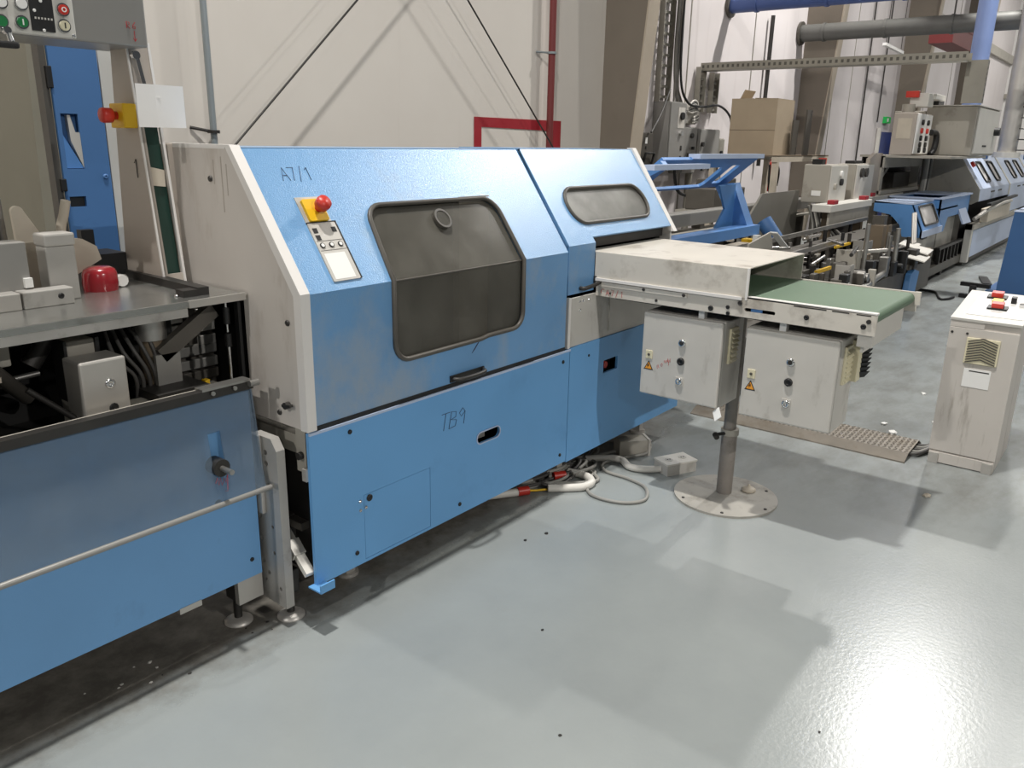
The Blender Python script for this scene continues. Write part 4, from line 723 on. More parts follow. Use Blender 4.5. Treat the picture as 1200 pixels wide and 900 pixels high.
wallbox('wall_switch_box', 8.50, 8.84, 4.82, 1.16, 1.62, 'far_dark', 'small dark grey wall box with a bow handle', [('tag', 8.66, 1.53, .025, 'white'), ('handle', 8.70, 1.33, .10, 'black'), ('tag', 8.66, 1.45, .012, 'black')])
wallbox('wall_switch_box', 9.10, 9.52, 4.76, 1.20, 1.98, 'box_grey', 'tall grey wall box with a round rotary switch', [('tag', 9.38, 1.80, .085, 'cab_grey'), ('knob', 9.38, 1.82, .045, 'black'), ('knob', 9.38, 1.62, .03, 'chrome'), ('tag', 9.42, 1.45, .02, 'dark_metal'), ('tag', 9.42, 1.33, .02, 'dark_metal')])
wallbox('wall_switch_box', 9.60, 9.98, 4.82, 1.14, 1.70, 'box_grey', 'narrow grey wall box beside the rotary switch box', [('knob', 9.80, 1.60, .03, 'dark_metal'), ('knob', 9.85, 1.45, .02, 'black'), ('tag', 9.74, 1.36, .02, 'dark_metal')])
wallbox('wall_switch_box', 10.06, 10.66, 4.82, 1.20, 1.69, 'box_grey', 'wide grey wall box below the arched black cable', [('handle', 10.28, 1.28, .11, 'black'), ('knob', 10.12, 1.5, .03, 'dark_metal')])
wallbox('wall_switch_box', 10.72, 10.92, 4.86, 1.20, 1.58, 'tray_grey', 'slim grey wall box at the end of the row', [('knob', 10.8, 1.4, .02, 'black')])
tbx = wallbox('wall_switch_box', 9.58, 10.02, 4.86, 1.74, 1.98, 'far_light', 'pale open terminal box full of looped wires', [('tag', 9.70, 1.82, .035, 'white')])
for k in range(7): P('looped_wire', B().tube(smooth_path([(9.58, 4.83, 1.80+.02*k), (9.70, 4.80, 1.99-.02*k), (9.86, 4.80, 2.0-.018*k), (9.99, 4.83, 1.80+.012*k), (9.8, 4.81, 1.76+.01*k)], 5), .011, 6), ('cable_white', 'cable_dark', 'cable_grey')[k % 3], tbx)
# ducts and pipes crossing overhead
for (nm, x, z, r, m, lab) in (('blue_duct', 11.0, 3.26, .095, 'duct_blue', 'dark blue duct running out of the white wall'), ('grey_duct', 13.7, 3.20, .125, 'duct_grey', 'long grey spiral duct running out of the white wall')):
    t = T(nm, lab, 'duct', (x, 5, z)); P('tube', B().cyl((x, 5, z), (x, -3.5, z), r, n=24), m, t)
    for k in range(9): P('joint_ring', B().ring((x, 4.6-.9*k, z), (0, 1, 0), r, r+.012, .04, 24), m, t)
    P('wall_collar', B().ring((x, 4.96, z), (0, 1, 0), r, r+.05, .035, 24), 'far_dark', t)
vpipe('drain_pipe', 12.36, 4.93, .030, 1.2, 3.3, 'dark_metal', 'thin dark pipe dropping from the blue duct to the cardboard box')
vpipe('conduit', 17.4, 4.95, .016, .4, 5.0, 'dark_metal', 'thin dark conduit on the white wall right of the second column', 'conduit')
vpipe('conduit', 18.55, 4.95, .014, 2.0, 5.0, 'dark_metal', 'thin conduit dropping to the green exit sign', 'conduit')
vpipe('blue_riser_pipe', 13.2, 2.32, .12, 1.42, 9.1, 'pipe_blue', 'pale blue riser pipe behind the grey cabinet')
sp_ = T('mesh_riser_pipe', 'silver riser pipe with a wire ladder beside it', 'pipe', (13.4, 1.82, 1.4)); P('tube', B().cyl((13.4, 1.82, 1.40), (13.4, 1.82, 7.9), .12, n=20), 'alu', sp_)
for k in range(30): P('rung', B().cyl((13.27, 1.70, 1.5+.14*k), (13.53, 1.60, 1.5+.14*k), .008, n=6), 'dark_metal', sp_)
P('ladder_side', B().cyl((13.53, 1.60, 1.4), (13.53, 1.60, 5.8), .01, n=6), 'dark_metal', sp_); P('foot_ring', B().cyl((13.4, 1.82, 1.40), (13.4, 1.82, 1.47), .17, n=20), 'far_light', sp_)
for (x, y) in ((13.35, 2.06), (13.45, 1.58)): P('clamp_post', B().box(x-.04, x+.04, y-.03, y+.03, 1.38, 1.72), 'cabinet_blue', sp_)
tl = T('tube_lamp', 'white fluorescent batten hanging on thin wires below the grey duct', 'lamp', (17.5, 4.6, 3.30)); P('batten', B().bar((17.0, 4.6, 3.34), (18.3, 4.6, 3.30), .07, .05), 'white', tl)
for x in (17.1, 18.2): P('hanger_wire', B().cyl((x, 4.6, 3.36), (x, 4.6, 7.9), .006, n=5), 'dark_metal', tl)
ex = T('exit_sign', 'small green exit sign high on the white wall', 'sign', (19.2, 4.95, 2.0)); P('housing', B().box(19.15, 19.5, 4.93, 5.0, 2.0, 2.13), 'exit_green', ex); P('pictogram', B().box(19.22, 19.32, 4.925, 4.93, 2.03, 2.10), 'white', ex)
dd = ST('door_1', B().box(18.85, 19.85, 4.93, 4.99, 0, 1.82), 'door_blue', 'dark blue door in the white wall'); ST('door_frame', B().box(18.78, 18.85, 4.92, 4.99, 0, 1.9), 'far_light', None, dd); ST('door_handle', B().box(18.95, 19.05, 4.90, 4.93, .9, .95), 'chrome', None, dd)
rb = T('red_overhead_box', 'dark red box hanging under the grey duct', 'box', (18, 3.5, 3.36)); P('body', B().box(17.2, 18.9, 3.5, 3.9, 3.33, 3.64), 'pipe_red', rb); P('lid_edge', B().box(17.18, 18.92, 3.49, 3.92, 3.62, 3.66), 'pipe_red', rb); P('hanger', B().cyl((18, 3.7, 3.64), (18, 3.7, 7.9), .015), 'dark_metal', rb)
# ------------------------------------------------------------------ cardboard box on its rack, extinguisher
ra = T('steel_rack', 'beige steel rack carrying the cardboard box', 'rack', (9.4, 3.75, 0))
for (x, y) in ((8.9, 3.36), (10.5, 3.36), (8.9, 4.08), (10.5, 4.08)): P('leg', B().box(x-.03, x+.03, y-.03, y+.03, 0, 1.33), 'clay', ra)
P('top_rail', B().box(8.85, 10.55, 3.33, 3.39, 1.33, 1.39), 'clay', ra); P('top_rail', B().box(8.85, 10.55, 4.05, 4.11, 1.33, 1.39), 'clay', ra); P('shelf', B().box(8.85, 10.55, 3.33, 4.11, 1.385, 1.40), 'brown', ra); P('back_panel', B().box(8.92, 9.0, 4.06, 4.10, .3, 1.33), 'brown', ra)
bx = T('cardboard_box', 'large plain cardboard box standing on the beige rack', 'box', (9.4, 3.76, 1.40)); P('body', B().box(9.15, 9.67, 3.5, 4.03, 1.40, 1.99), 'cardboard', bx)
P('flap', B().rbox((9.41, 3.63, 1.995), (.52, .26, .008), (1, 0, 0), (0, 1, .03)), 'cardboard', bx); P('flap', B().rbox((9.28, 3.90, 2.0), (.26, .26, .008), (0, 1, 0), (1, 0, .05)), 'cardboard', bx); P('flap', B().rbox((9.5, 4.0, 2.04), (.3, .14, .008), (1, 0, 0), (0, -.4, .8)), 'cardboard', bx); P('tape_seam', B().box(9.1485, 9.15, 3.5, 4.03, 1.66, 1.665), 'brown', bx)
for (y, z0, z1, x) in ((3.46, 1.40, 1.78, 9.62), (3.40, 1.40, 1.90, 9.86)): S('dark_board', B().box(x-.07, x+.09, y-.02, y, z0, z1), 'far_dark', ('short' if z1 < 1.8 else 'tall')+' dark board leaning at the cardboard box side', 'board', (x, y, z0))
fe = T('fire_extinguisher', 'small red fire extinguisher hanging behind the beige rack', 'extinguisher', (10.61, 4.08, .93)); P('bottle', B().lathe([(0, 0), (.07, 0), (.075, .02), (.075, .30), (.055, .36), (.025, .39), (.025, .42), (0, .42)], (10.610, 4.080, .93), (0, 0, 1), 18), 'red', fe)
P('valve', B().box(10.560, 10.660, 4.050, 4.110, 1.34, 1.40), 'black', fe); P('hose', B().tube(smooth_path([(10.610, 4.030, 1.35), (10.690, 3.980, 1.2), (10.670, 3.980, 1.0)], 5), .012, 6), 'black', fe); P('label', B().box(10.530, 10.535, 4.030, 4.110, 1.1, 1.22), 'white', fe)
for k, pts in enumerate((((8.95, 3.44, 1.3), (8.98, 3.42, 1.0), (9.35, 3.42, .85), (9.6, 3.42, .92)), ((9.1, 3.43, 1.3), (9.12, 3.42, .98), (9.4, 3.42, .95)), ((9.75, 3.42, .95), (10.1, 3.42, .9), (10.35, 3.42, 1.05), (10.35, 3.42, 1.2)))):
    cable(list(pts), .013, 'black', ('long', 'short', 'right hand')[k]+' black hose looped on the beige rack frame', 'hanging_hose')
# ------------------------------------------------------------------ open blue guard hood behind the tunnel
gw = T('open_guard_hood', 'tilted open blue guard frame behind the exit hood', 'guard hood', (5.3, 2.5, .8))
GU = V3((0, .25, -.21)).normalized(); gl = math.hypot(.25, .21)
up_ = B(); up_.plate([(4.55, 0), (6.02, 0), (6.02, gl), (4.55, gl)], [rr(4.72, 5.60, .09, gl+.0-.02, .05), rr(5.70, 5.84, .07, gl-.05, .02)], (0, 2.42, 1.42), UX, GU, GU.cross(UX), .02)
P('upper_panel', up_, 'wing_blue', gw)
P('top_strip', B().box(4.95, 6.02, 2.36, 2.44, 1.41, 1.44), 'pale_blue', gw); P('top_strip', B().box(4.25, 4.98, 2.30, 2.37, 1.352, 1.382), 'pale_blue', gw)
lo = B(); lo.prism([(2.67, 1.21), (2.50, .92), (2.38, .92), (2.52, 1.23)], 'x', 5.88, 6.00); P('right_leg', lo, 'wing_blue', gw)
lo = B(); lo.prism([(5.58, .92), (5.88, .92), (5.88, 1.22), (5.60, 1.22), (5.72, 1.05)], 'y', 2.50, 2.515); P('leg_panel', lo, 'mid_blue', gw)
lo = B(); lo.prism([(2.67, 1.21), (2.36, 1.36), (2.40, 1.40), (2.72, 1.25)], 'x', 4.50, 4.56); lo.prism([(2.67, 1.21), (2.52, .88), (2.46, .88), (2.60, 1.22)], 'x', 4.50, 4.56); P('left_leg', lo, 'wing_blue', gw)
P('bottom_beam', B().box(4.3, 6.02, 2.34, 2.46, .86, .93), 'wing_blue', gw); P('bottom_post', B().box(5.90, 5.96, 2.30, 2.34, .0, .86), 'far_light', gw); P('bottom_post', B().box(4.3, 4.4, 2.40, 2.50, .0, .80), 'far_dark', gw)
# rear bench rail
rbn = T('rear_machine_rail', 'long grey machine rail running behind the blue guard hood', 'machine rail', (6.5, 3.0, 0))
P('rail', B().box(4.2, 9.0, 2.98, 3.10, .86, .97, .01), 'box_grey', rbn); P('rail_flange', B().box(4.2, 9.0, 2.94, 3.10, .80, .82), 'far_grey', rbn); P('rail_apron', B().box(4.2, 9.0, 3.02, 3.04, .35, .80), 'far_dark', rbn)
for x in (4.6, 6.4, 8.6): P('leg', B().box(x, x+.08, 3.0, 3.08, 0, .86), 'far_dark', rbn)
S('grey_tool_box', B().box(7.3, 8.0, 3.3, 3.6, .9, 1.10, .01).box(7.5, 8.0, 3.4, 3.6, 1.10, 1.18, .01), 'far_dark', 'stepped dark grey box behind the machine rail', 'box', (7.6, 3.4, .9)) 
P('box_shelf', B().box(7.2, 8.1, 3.25, 3.65, .88, .90), 'far_grey', rbn)
# ------------------------------------------------------------------ collating machine bed with its open mechanism
cm = T('collating_machine', 'long open machine bed crowded with metal mechanism', 'machine', (7.5, 2.3, 0))
P('bed', B().box(4.6, 9.38, 1.80, 2.85, .26, .40, .01), 'far_dark', cm); P('base_frame', B().box(4.6, 9.4, 1.98, 2.75, .06, .16), 'far_dark', cm)
P('front_apron', B().box(5.0, 9.4, 1.78, 1.80, .12, .40), 'far_dark', cm)
for x in (4.9, 7.2, 9.25): P('leg', B().box(x, x+.1, 2.0, 2.1, 0, .30), 'dark_metal', cm)
P('front_rod', B().cyl((5.2, 1.64, .40), (9.0, 1.91, .455), .026, n=12), 'steel', cm)
P('channel_side', B().bar((5.6, 2.36, .78), (9.2, 2.42, .78), .02, .035), 'steel', cm); P('channel_side', B().bar((5.6, 2.10, .72), (7.3, 2.14, .72), .02, .035), 'steel', cm); P('channel_floor', B().bar((5.6, 2.24, .68), (9.2, 2.28, .68), .26, .01), 'far_dark', cm)
rnd = random.Random(11); mats = ['far_dark', 'steel', 'dark_metal', 'dark_metal', 'far_grey', 'black', 'brown', 'far_dark']
for k in range(170):
    x = rnd.uniform(5.3, 9.3); y = rnd.uniform(1.72, 2.10) if k % 3 else rnd.uniform(2.4, 2.8); sx, sy, sz = rnd.uniform(.03, .15), rnd.uniform(.03, .10), rnd.uniform(.03, .22); z = .40
    P('mechanism_block', B().box(x, x+sx, y, y+sy, z, z+sz, .006), mats[k % 8], cm)
for k in range(30):
    x = rnd.uniform(5.5, 9.2); y = rnd.uniform(1.75, 2.75); hgt = rnd.uniform(.25, .5)
    P('guide_post', B().cyl((x, y, .40), (x+rnd.uniform(-.02, .02), y, .40+hgt), rnd.uniform(.008, .02), n=8), ('dark_metal', 'steel', 'black')[k % 3], cm)
for k in range(36):
    x = rnd.uniform(5.4, 9.0); y = rnd.uniform(1.75, 2.7); z = rnd.uniform(.45, .8)
    P('rod', B().cyl((x, y, z), (x+rnd.uniform(.15, .5), y+rnd.uniform(-.2, .2), z+rnd.uniform(-.05, .05)), rnd.uniform(.008, .018), n=8), ('steel', 'chrome', 'dark_metal', 'alu')[k % 4], cm)
for k in range(30):
    x = rnd.uniform(5.5, 9.0); y = rnd.uniform(1.72, 2.2); z = .42+rnd.uniform(.0, .15)
    P('roller', B().cyl((x, y, z), (x, y+rnd.uniform(.05, .15), z), rnd.uniform(.02, .05), n=14), ('black', 'steel', 'alu', 'dark_metal')[k % 4], cm)
for (x, y, z0, z1, w_, m) in ((7.95, 2.02, .45, .82, .07, 'brown'), (8.3, 2.05, .45, .80, .06, 'brown'), (7.5, 2.0, .42, .72, .06, 'box_grey'), (7.05, 1.98, .45, .68, .08, 'far_grey'), (6.7, 1.9, .42, .60, .05, 'plate_steel'), (8.75, 2.2, .5, .85, .05, 'far_dark')):
    P('guide_plate', B().box(x, x+.02, y-w_, y+w_, z0, z1), m, cm); P('guide_plate', B().box(x, x+.12, y-w_-.012, y-w_, z0, z1), m, cm)
for (x, y, z) in ((8.75, 1.75, .55), (8.9, 1.9, .58), (8.4, 1.7, .52)): P('white_tray', B().rbox((x, y, z), (.45, .16, .01), (1, .1, 0), (0, 1, .2)), 'far_light', cm)
for k in range(3): P('slanted_rod', B().cyl((8.85+.06*k, 1.86, .52), (9.2+.06*k, 1.98, .86), .011, n=8), 'alu', cm)
P('yellow_bar', B().box(6.35, 6.7, 1.98, 2.0, .56, .585), 'yellow', cm); P('yellow_bar', B().box(7.1, 7.5, 2.08, 2.1, .68, .70), 'yellow', cm); P('yellow_block', B().box(6.32, 6.42, 2.5, 2.6, .66, .78, .005), 'yellow', cm); P('cream_block', B().box(6.0, 6.28, 2.48, 2.6, .66, .76, .005), 'clay', cm); P('support_block', B().box(5.9, 7.0, 2.45, 2.75, .40, .66), 'far_dark', cm)
P('corner_bracket', B().prism([(5.0, .90), (5.35, .95), (5.42, .84), (5.0, .82)], 'y', 2.0, 2.012), 'far_grey', cm); P('bracket_face', B().plate([(0, 0), (.26, 0), (.26, .05), (0, .05)], [], (5.36, 1.96, .945), V3((.27, 0, -.13)).normalized(), (0, 1, 0), (0, 0, 1), .008), 'white', cm); P('bracket_post', B().box(5.1, 5.2, 1.96, 2.02, .40, .80), 'far_grey', cm)
S('blue_rag', B().prism([(8.25, .18), (8.55, .10), (8.62, .36), (8.42, .40), (8.3, .36)], 'y', 1.72, 1.77), 'mid_blue', 'crumpled blue rag hanging on the machine bed front', 'rag', (8.4, 1.75, .1))
b = B(); b.cyl((7.15, 2.75, .86), (7.15, 2.62, .70), .07, n=14); P('blue_motor', b, 'cabinet_blue', cm); P('motor_seat', B().box(7.0, 7.3, 2.6, 2.85, .40, .70), 'far_dark', cm)
P('side_shield', B().prism([(6.9, .40), (8.3, .40), (8.3, 1.08), (7.35, 1.08), (6.9, .75)], 'y', 2.86, 2.88), 'shield_grey', cm)
# white horizontal covers and their supports
P('cover_beam', B().box(8.0, 9.38, 2.44, 2.62, .90, .97, .006), 'far_light', cm); P('cover_beam_skirt', B().box(8.05, 9.38, 2.46, 2.48, .76, .90), 'far_grey', cm)
for x in (8.2, 9.28): P('beam_post', B().box(x, x+.08, 2.5, 2.58, .16, .90), 'brown', cm)
for x in (8.12, 9.15): P('red_clip', B().box(x, x+.12, 2.45, 2.52, .97, 1.01, .005), 'red_paint', cm)
for k in range(9): b = B(); pts = [(8.15+.05*k, 2.70, .95), (8.2+.05*k, 2.66, .78), (8.15+.06*k, 2.62-.02*k, .60), (8.25+.05*k, 2.55, .44)]; b.tube(smooth_path(pts, 4), .012, 6); P('hose', b, ('cable_grey', 'cable_dark', 'cable_white')[k % 3], cm)
P('box_mount', B().box(8.4, 9.8, 2.66, 2.76, .40, .93), 'far_dark', cm)
def ctrl(x0, x1, y0, y1, z0, z1, lab, ex):
    t = T('control_box', lab, 'control box', (x0, y0, z0), 'control boxes on the collating machine'); P('body', B().box(x0, x1, y0, y1, z0, z1, .012), 'far_grey', t); P('cover', B().box(x0+.01, x1-.01, y0-.012, y0, z0+.01, z1-.01, .004), 'far_light', t)
    for (x, z, r, m) in ex: P('switch', B().cyl((x, y0-.012, z), (x, y0-.035, z), r, n=12), m, t)
    return t
t = ctrl(8.36, 8.90, 2.60, 2.86, .96, 1.33, 'grey control box with red beacon on the collating machine', ((8.66, 1.24, .03, 'white'), (8.68, 1.16, .035, 'black'), (8.5, 1.12, .03, 'far_grey'))); P('beacon', B().cyl((8.55, 2.75, 1.33), (8.55, 2.75, 1.39), .04, n=14), 'red', t); P('beacon_base', B().box(8.4, 8.5, 2.7, 2.8, 1.33, 1.38), 'black', t); P('type_plate', B().box(8.355, 8.36, 2.67, 2.76, 1.03, 1.08), 'white', t)
t = ctrl(9.20, 9.85, 2.60, 2.80, .95, 1.33, 'grey control box with two dials on the collating machine', ((9.36, 1.24, .05, 'dark_metal'), (9.52, 1.24, .05, 'dark_metal'))); P('cable_gland', B().box(9.3, 9.6, 2.65, 2.75, 1.33, 1.36), 'black', t)
# blue hoods over the next module
m2 = T('line_module', 'line module with two mid blue guard hoods and a grey frame above', 'machine', (11, 2.3, 0))
P('base_frame', B().box(9.42, 12.26, 1.98, 2.75, .06, .16), 'far_dark', m2); P('cover_beam', B().box(9.40, 11.2, 2.56, 2.70, .90, .97, .006), 'far_light', m2); P('leg', B().box(9.5, 9.6, 2.0, 2.1, 0, .30), 'dark_metal', m2); P('leg', B().box(11.2, 11.3, 2.0, 2.1, 0, .30), 'dark_metal', m2); P('red_clip', B().box(9.85, 9.97, 2.57, 2.63, .97, 1.01, .005), 'red_paint', m2)
ha = P('guard_hood', B().box(9.40, 10.34, 2.03, 2.42, .935, .955), 'pale_blue', m2, 'mid blue guard hood with sloping clear window')
P('side_cheek', B().prism([(2.42, .955), (2.42, .85), (2.24, .82), (2.14, .72), (2.10, .60), (1.91, .60), (1.91, .67), (2.03, .93)], 'x', 9.40, 9.44), 'mid_blue', ha); P('side_cheek', B().prism([(2.42, .955), (2.42, .85), (2.24, .82), (2.14, .72), (2.10, .60), (1.91, .60), (1.91, .67), (2.03, .93)], 'x', 10.30, 10.34), 'mid_blue', ha)
HV = V3((0, .12, .26)).normalized()
P('front_sheet', B().plate([(9.40, 0), (10.34, 0), (10.34, .286), (9.40, .286)], [rr(9.55, 10.22, .05, .26, .04)], (0, 1.91, .67), UX, HV, (0, 1, 0), .015), 'mid_blue', ha); P('window', B().plate(rr(9.55, 10.22, .05, .26, .04), [], (0, 1.918, .67), UX, HV, (0, 1, 0), .006), 'glint_pane', ha); P('window_seal', B().tube([V3((0, 1.908, .67))+UX*x+HV*v for x, v in rr(9.55, 10.22, .05, .26, .04)], .012, 6, True), 'dark_metal', ha); P('bottom_lip', B().box(9.40, 10.34, 1.90, 1.93, .60, .67), 'pale_blue', ha)
hb_ = P('guard_hood', B().box(11.5, 12.27, 1.96, 2.54, .94, .96), 'pale_blue', m2, 'mid blue guard hood with open box top')
for (a, c) in (((10.5, 12.25), (1.98, 2.0)), ((10.5, 12.25), (2.50, 2.52)), ((10.5, 10.52), (1.98, 2.52)), ((12.23, 12.25), (1.98, 2.52))): P('box_side', B().box(a[0], a[1], c[0], c[1], .72, .95), 'mid_blue', hb_)
P('box_floor', B().box(10.5, 11.5, 1.98, 2.52, .82, .84), 'cabinet_blue', hb_); P('box_rim', B().plate([(10.48, 1.96), (11.52, 1.96), (11.52, 2.54), (10.48, 2.54)], [[(10.56, 2.03), (11.46, 2.03), (11.46, 2.48), (10.56, 2.48)]], (0, 0, .945), UX, (0, 1, 0), UZ, .015), 'pale_blue', hb_); P('hood_leg', B().prism([(10.5, .72), (11.0, .72), (10.85, .56), (10.5, .56)], 'y', 1.98, 2.0), 'mid_blue', hb_); P('hood_flap', B().plate([(11.6, 0), (12.1, 0), (12.05, .2), (11.6, .2)], [], (0, 1.90, .60), UX, V3((0, .4, .9)).normalized(), (0, 1, 0), .02), 'pale_blue', hb_)
lbm = [((9.75, 10.9), (.24, .62), 'far_grey'), ((10.95, 11.9), (.34, .70), 'far_grey'), ((11.9, 12.3), (.16, .75), 'far_dark')]
for (a, c, m) in lbm: P('lower_cover', B().box(a[0], a[1], 2.06, 2.50, c[0], c[1], .01), m, m2)
P('cover_handle', B().box(10.1, 10.3, 2.03, 2.06, .52, .56), 'black', m2)
for k in range(6): P('chain_guard_bar', B().box(10.9+.22*k, 10.93+.22*k, 1.98, 2.02, .16, .36), 'dark_metal', m2)
P('chain_guard_rail', B().box(10.8, 12.2, 1.97, 2.02, .34, .37), 'dark_metal', m2)
# pale blue stitcher at the end of the line
sm_ = T('pale_blue_stitcher', 'pale blue line machine with slanted oblong windows', 'machine', (14, 2.3, 0))
P('side_cheek', B().prism([(2.56, .80), (2.56, 1.42), (2.20, 1.42), (1.91, 1.0), (1.90, .85), (1.98, .80)], 'x', 12.38, 12.42), 'far_grey', sm_, 'grey side cheek')
PV = V3((0, .29, .42)).normalized(); pl_ = math.hypot(.29, .42)
for i, (x0, x1) in enumerate(((12.42, 14.9), (15.0, 17.4), (17.5, 20.0))):
    wins = [[(x0+(x1-x0)*a, .10), (x0+(x1-x0)*a+(x1-x0)*.16, .10), (x0+(x1-x0)*a+(x1-x0)*.16, .40), (x0+(x1-x0)*a, .40)] for a in (.26, .62)]
    wins = [rr(w_[0][0], w_[1][0], .09, .40, .06) for w_ in wins]
    hs = P('sloping_cover', B().plate([(x0, 0), (x1, 0), (x1, pl_), (x0, pl_)], wins, (0, 1.91, 1.0), UX, PV, (0, 1, 0), .02), 'pale_blue', sm_)
    for w_ in wins: P('window', B().plate(w_, [], (0, 1.918, 1.0), UX, PV, (0, 1, 0), .008), 'glint_pane', hs); P('window_seal', B().tube([V3((0, 1.906, 1.0))+UX*x+PV*v for x, v in w_], .016, 6, True), 'black', hs)
    fl_ = P('cover_skirt', B().box(x0, x1, 1.905, 1.925, .84, 1.0), 'pale_blue', sm_)
    for a in (.35, .6): P('grip_slot', B().box(x0+(x1-x0)*a, x0+(x1-x0)*(a+.12), 1.90, 1.905, .93, .95), 'black', fl_)
    P('top_sheet', B().box(x0, x1, 2.20, 2.56, 1.40, 1.42), 'pale_blue', sm_); P('divider', B().prism([(1.895, .84), (1.895, 1.0), (2.19, 1.425), (2.23, 1.425), (1.93, .99), (1.93, .84)], 'x', x1+.01, x1+.09), 'far_light', sm_)
P('red_button', B().cyl((12.62, 2.09, 1.30), (12.62, 2.06, 1.32), .04, n=12), 'red', sm_)
P('inner_body', B().box(12.5, 20, 2.1, 2.56, .12, .90), 'interior_black', sm_); P('base', B().box(12.3, 20, 1.95, 2.56, .02, .12), 'far_dark', sm_)
P('lower_panel', B().box(12.42, 16.2, 1.90, 1.92, .11, .46), 'pale_blue', sm_, 'pale blue lower panel'); P('panel_post', B().box(12.28, 12.40, 1.90, 1.98, .05, .55), 'far_light', sm_); P('panel_top_rail', B().box(12.28, 16.2, 1.88, 1.98, .48, .55), 'far_grey', sm_)
P('lower_panel', B().box(15.1, 20.0, 1.905, 1.925, .56, .84), 'pale_blue', sm_)
P('arm_box', B().box(12.7, 14.6, 1.80, 1.90, .56, .74, .01), 'clay', sm_); P('arm_bar', B().bar((12.6, 1.80, .80), (15.0, 1.80, .83), .05, .03), 'black', sm_); P('arm_tube', B().tube(smooth_path([(12.3, 1.9, .62), (12.7, 1.82, .72), (13.6, 1.78, .78), (14.4, 1.78, .78)], 5), .025, 8), 'alu', sm_)
# frame with the grey switch cabinet above the line

P('cross_beam', B().box(10.2, 13.3, 2.58, 2.68, 1.28, 1.41), 'far_grey', m2); P('cross_beam', B().box(10.2, 13.3, 2.58, 2.68, .98, 1.02), 'far_grey', m2); P('side_plate', B().prism([(9.75, 1.38), (9.95, 1.44), (10.25, 1.44), (10.22, .96), (9.75, .96)], 'y', 2.62, 2.66), 'post_grey', m2)
for x in (10.2, 12.9): P('leg', B().box(x, x+.1, 2.6, 2.68, .0, 1.41), 'far_grey', m2)
P('inner_box', B().box(11.2, 12.4, 2.70, 2.83, .95, 1.20), 'far_dark', m2); P('back_plate', B().box(10.3, 14.4, 2.84, 2.86, .85, 1.40), 'interior_black', m2); P('diagonal', B().bar((10.45, 2.75, 1.02), (11.0, 2.75, 1.28), .05, .05), 'far_grey', m2); P('inner_box_leg', B().box(11.5, 11.8, 2.72, 2.80, 0, .95), 'far_dark', m2); P('cabinet_shelf', B().box(10.2, 12.36, 1.90, 2.86, 1.395, 1.42), 'far_grey', m2)
P('shelf_bracket', B().box(12.0, 12.06, 2.6, 2.7, 1.0, 1.40), 'far_grey', m2)
for k in range(5): P('cable_bundle', B().tube(smooth_path([(12.1+.09*k, 2.55, 1.40), (12.05+.1*k, 2.54, 1.2), (12.07+.09*k, 2.55, .9)], 4), .03, 6), ('cable_grey', 'far_light', 'cable_dark')[k % 3], m2)
bcab = T('large_switch_cabinet', 'large light grey switch cabinet standing on the line module frame', 'cabinet', (11.8, 2.2, 1.42))
P('body', B().box(11.12, 12.65, 1.88, 2.42, 1.425, 1.985, .01), 'far_grey', bcab); d_ = P('door', B().box(11.18, 12.60, 1.862, 1.88, 1.45, 1.965, .004), 'far_light', bcab); P('main_switch', B().cyl((12.4, 1.862, 1.72), (12.4, 1.80, 1.72), .05, n=14), 'black', d_); P('door_slot', B().box(11.7, 11.95, 1.857, 1.862, 1.53, 1.55), 'black', d_)
P('side_module', B().box(11.12, 12.0, 2.43, 2.78, 1.425, 1.93, .01), 'far_grey', bcab); P('top_edge', B().box(11.1, 12.67, 1.86, 2.44, 1.985, 1.995), 'far_light', bcab)
ob = T('operator_box', 'narrow operator box with a column of push buttons', 'control box', (10.5, 2.4, 1.42)); P('body', B().box(10.2, 10.92, 2.31, 2.55, 1.425, 1.88, .01), 'post_grey', ob); fp = P('front', B().box(10.22, 10.90, 2.296, 2.31, 1.44, 1.87, .003), 'white', ob)
for k, z in enumerate((1.78, 1.69, 1.61, 1.54, 1.48)):
    for x in (10.42, 10.68): P('button', B().cyl((x, 2.296, z), (x, 2.275, z), .03, n=10), ('black', 'red', 'black', 'dark_metal', 'black')[k], fp)
P('side_window', B().box(10.195, 10.2, 2.35, 2.50, 1.60, 1.82), 'clay', ob); P('box_hose', B().tube(smooth_path([(10.85, 2.28, 1.68), (11.0, 2.25, 1.66), (11.0, 2.25, 1.5), (10.92, 2.27, 1.43)], 5), .035, 8), 'black', ob)
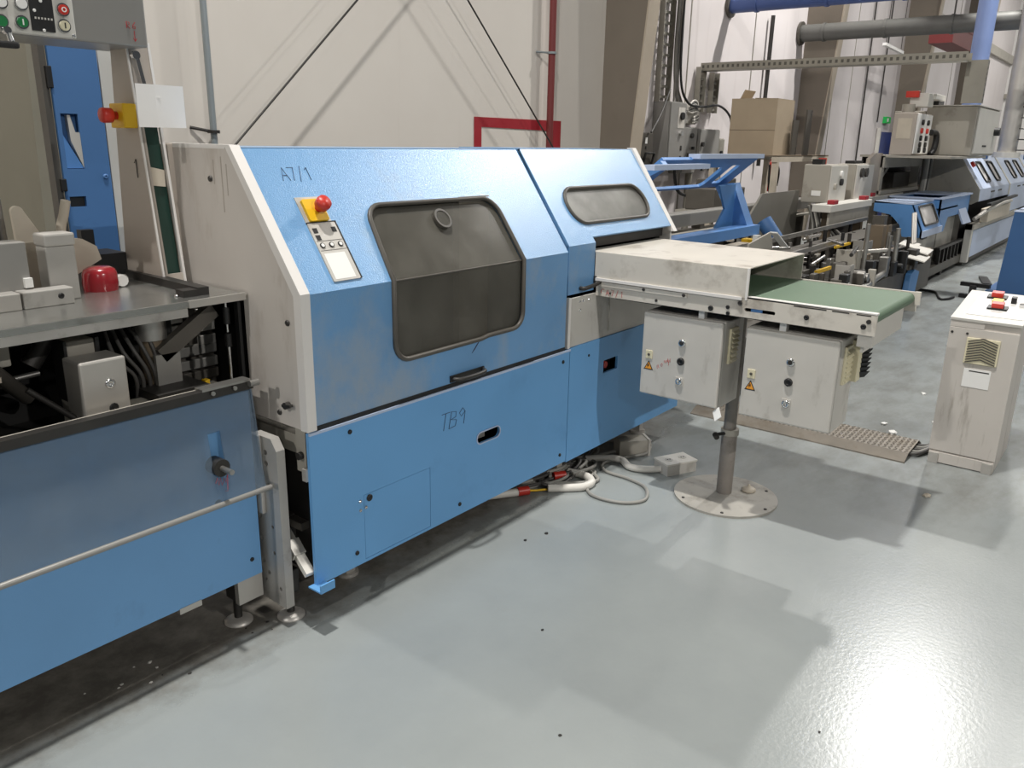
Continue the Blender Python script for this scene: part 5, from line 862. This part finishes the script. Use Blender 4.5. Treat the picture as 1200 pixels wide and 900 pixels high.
sg = T('signal_head', 'cream signal head with red lens standing on the operator box', 'signal lamp', (10.6, 2.45, 1.88)); P('stem', B().cyl((10.5, 2.48, 1.88), (10.5, 2.48, 1.98), .07, n=12), 'far_grey', sg); P('head', B().box(10.5, 10.75, 2.28, 2.48, 1.95, 2.10, .01), 'far_light', sg); P('lens', B().box(10.45, 10.5, 2.38, 2.52, 2.05, 2.12, .006), 'red', sg); P('arm', B().box(10.7, 11.2, 2.25, 2.38, 2.04, 2.10, .006), 'far_light', sg); P('black_clamp', B().box(11.1, 11.4, 2.30, 2.4, 1.995, 2.06, .01), 'black', sg)
# blue cabinet on the aisle with black forks
bl2 = T('aisle_cabinet', 'dark blue cabinet on the aisle with a torn white label', 'cabinet', (10, 1, 0)); P('body', B().prism([(1.20, .07), (1.30, .07), (1.30, .02), (.3, .02), (.3, .90), (1.165, .90), (1.20, .16)], 'x', 9.85, 10.6), 'cabinet_blue', bl2); P('top_edge', B().box(9.84, 10.62, .3, 1.17, .895, .905), 'pale_blue', bl2); P('foot', B().box(9.9, 10.5, .35, 1.25, 0, .02), 'dark_metal', bl2); P('torn_label', B().plate([(1.00, .46), (.90, .48), (.90, .62), (.95, .55)], [], (9.845, 0, 0), (0, 1, 0), UZ, UX, .004), 'white', bl2)
fk = T('fork_bar', 'black forked bar lying before the blue aisle cabinet', 'fork', (9.6, 1.4, 0)); P('bar', B().bar((9.7, 1.24, .13), (9.75, 1.52, .13), .05, .04), 'black', fk); P('bar', B().bar((9.6, 1.24, .02), (9.65, 1.50, .02), .05, .04), 'black', fk); P('upright', B().box(9.64, 9.70, 1.36, 1.42, .0, .13), 'black', fk)
S('black_strap', B().bar((10.7, 1.40, .012), (11.3, 1.54, .012), .09, .024), 'black', 'short black strip on the aisle floor behind the fork bar', 'strip', (10.6, 1.4, 0))
cable([(9.75, 1.95, .012), (9.7, 1.75, .012), (9.3, 1.62, .012), (9.35, 1.55, .012), (9.5, 1.53, .012)], .014, 'black', 'black cable crossing the aisle floor to the fork bar', 'aisle_cable')
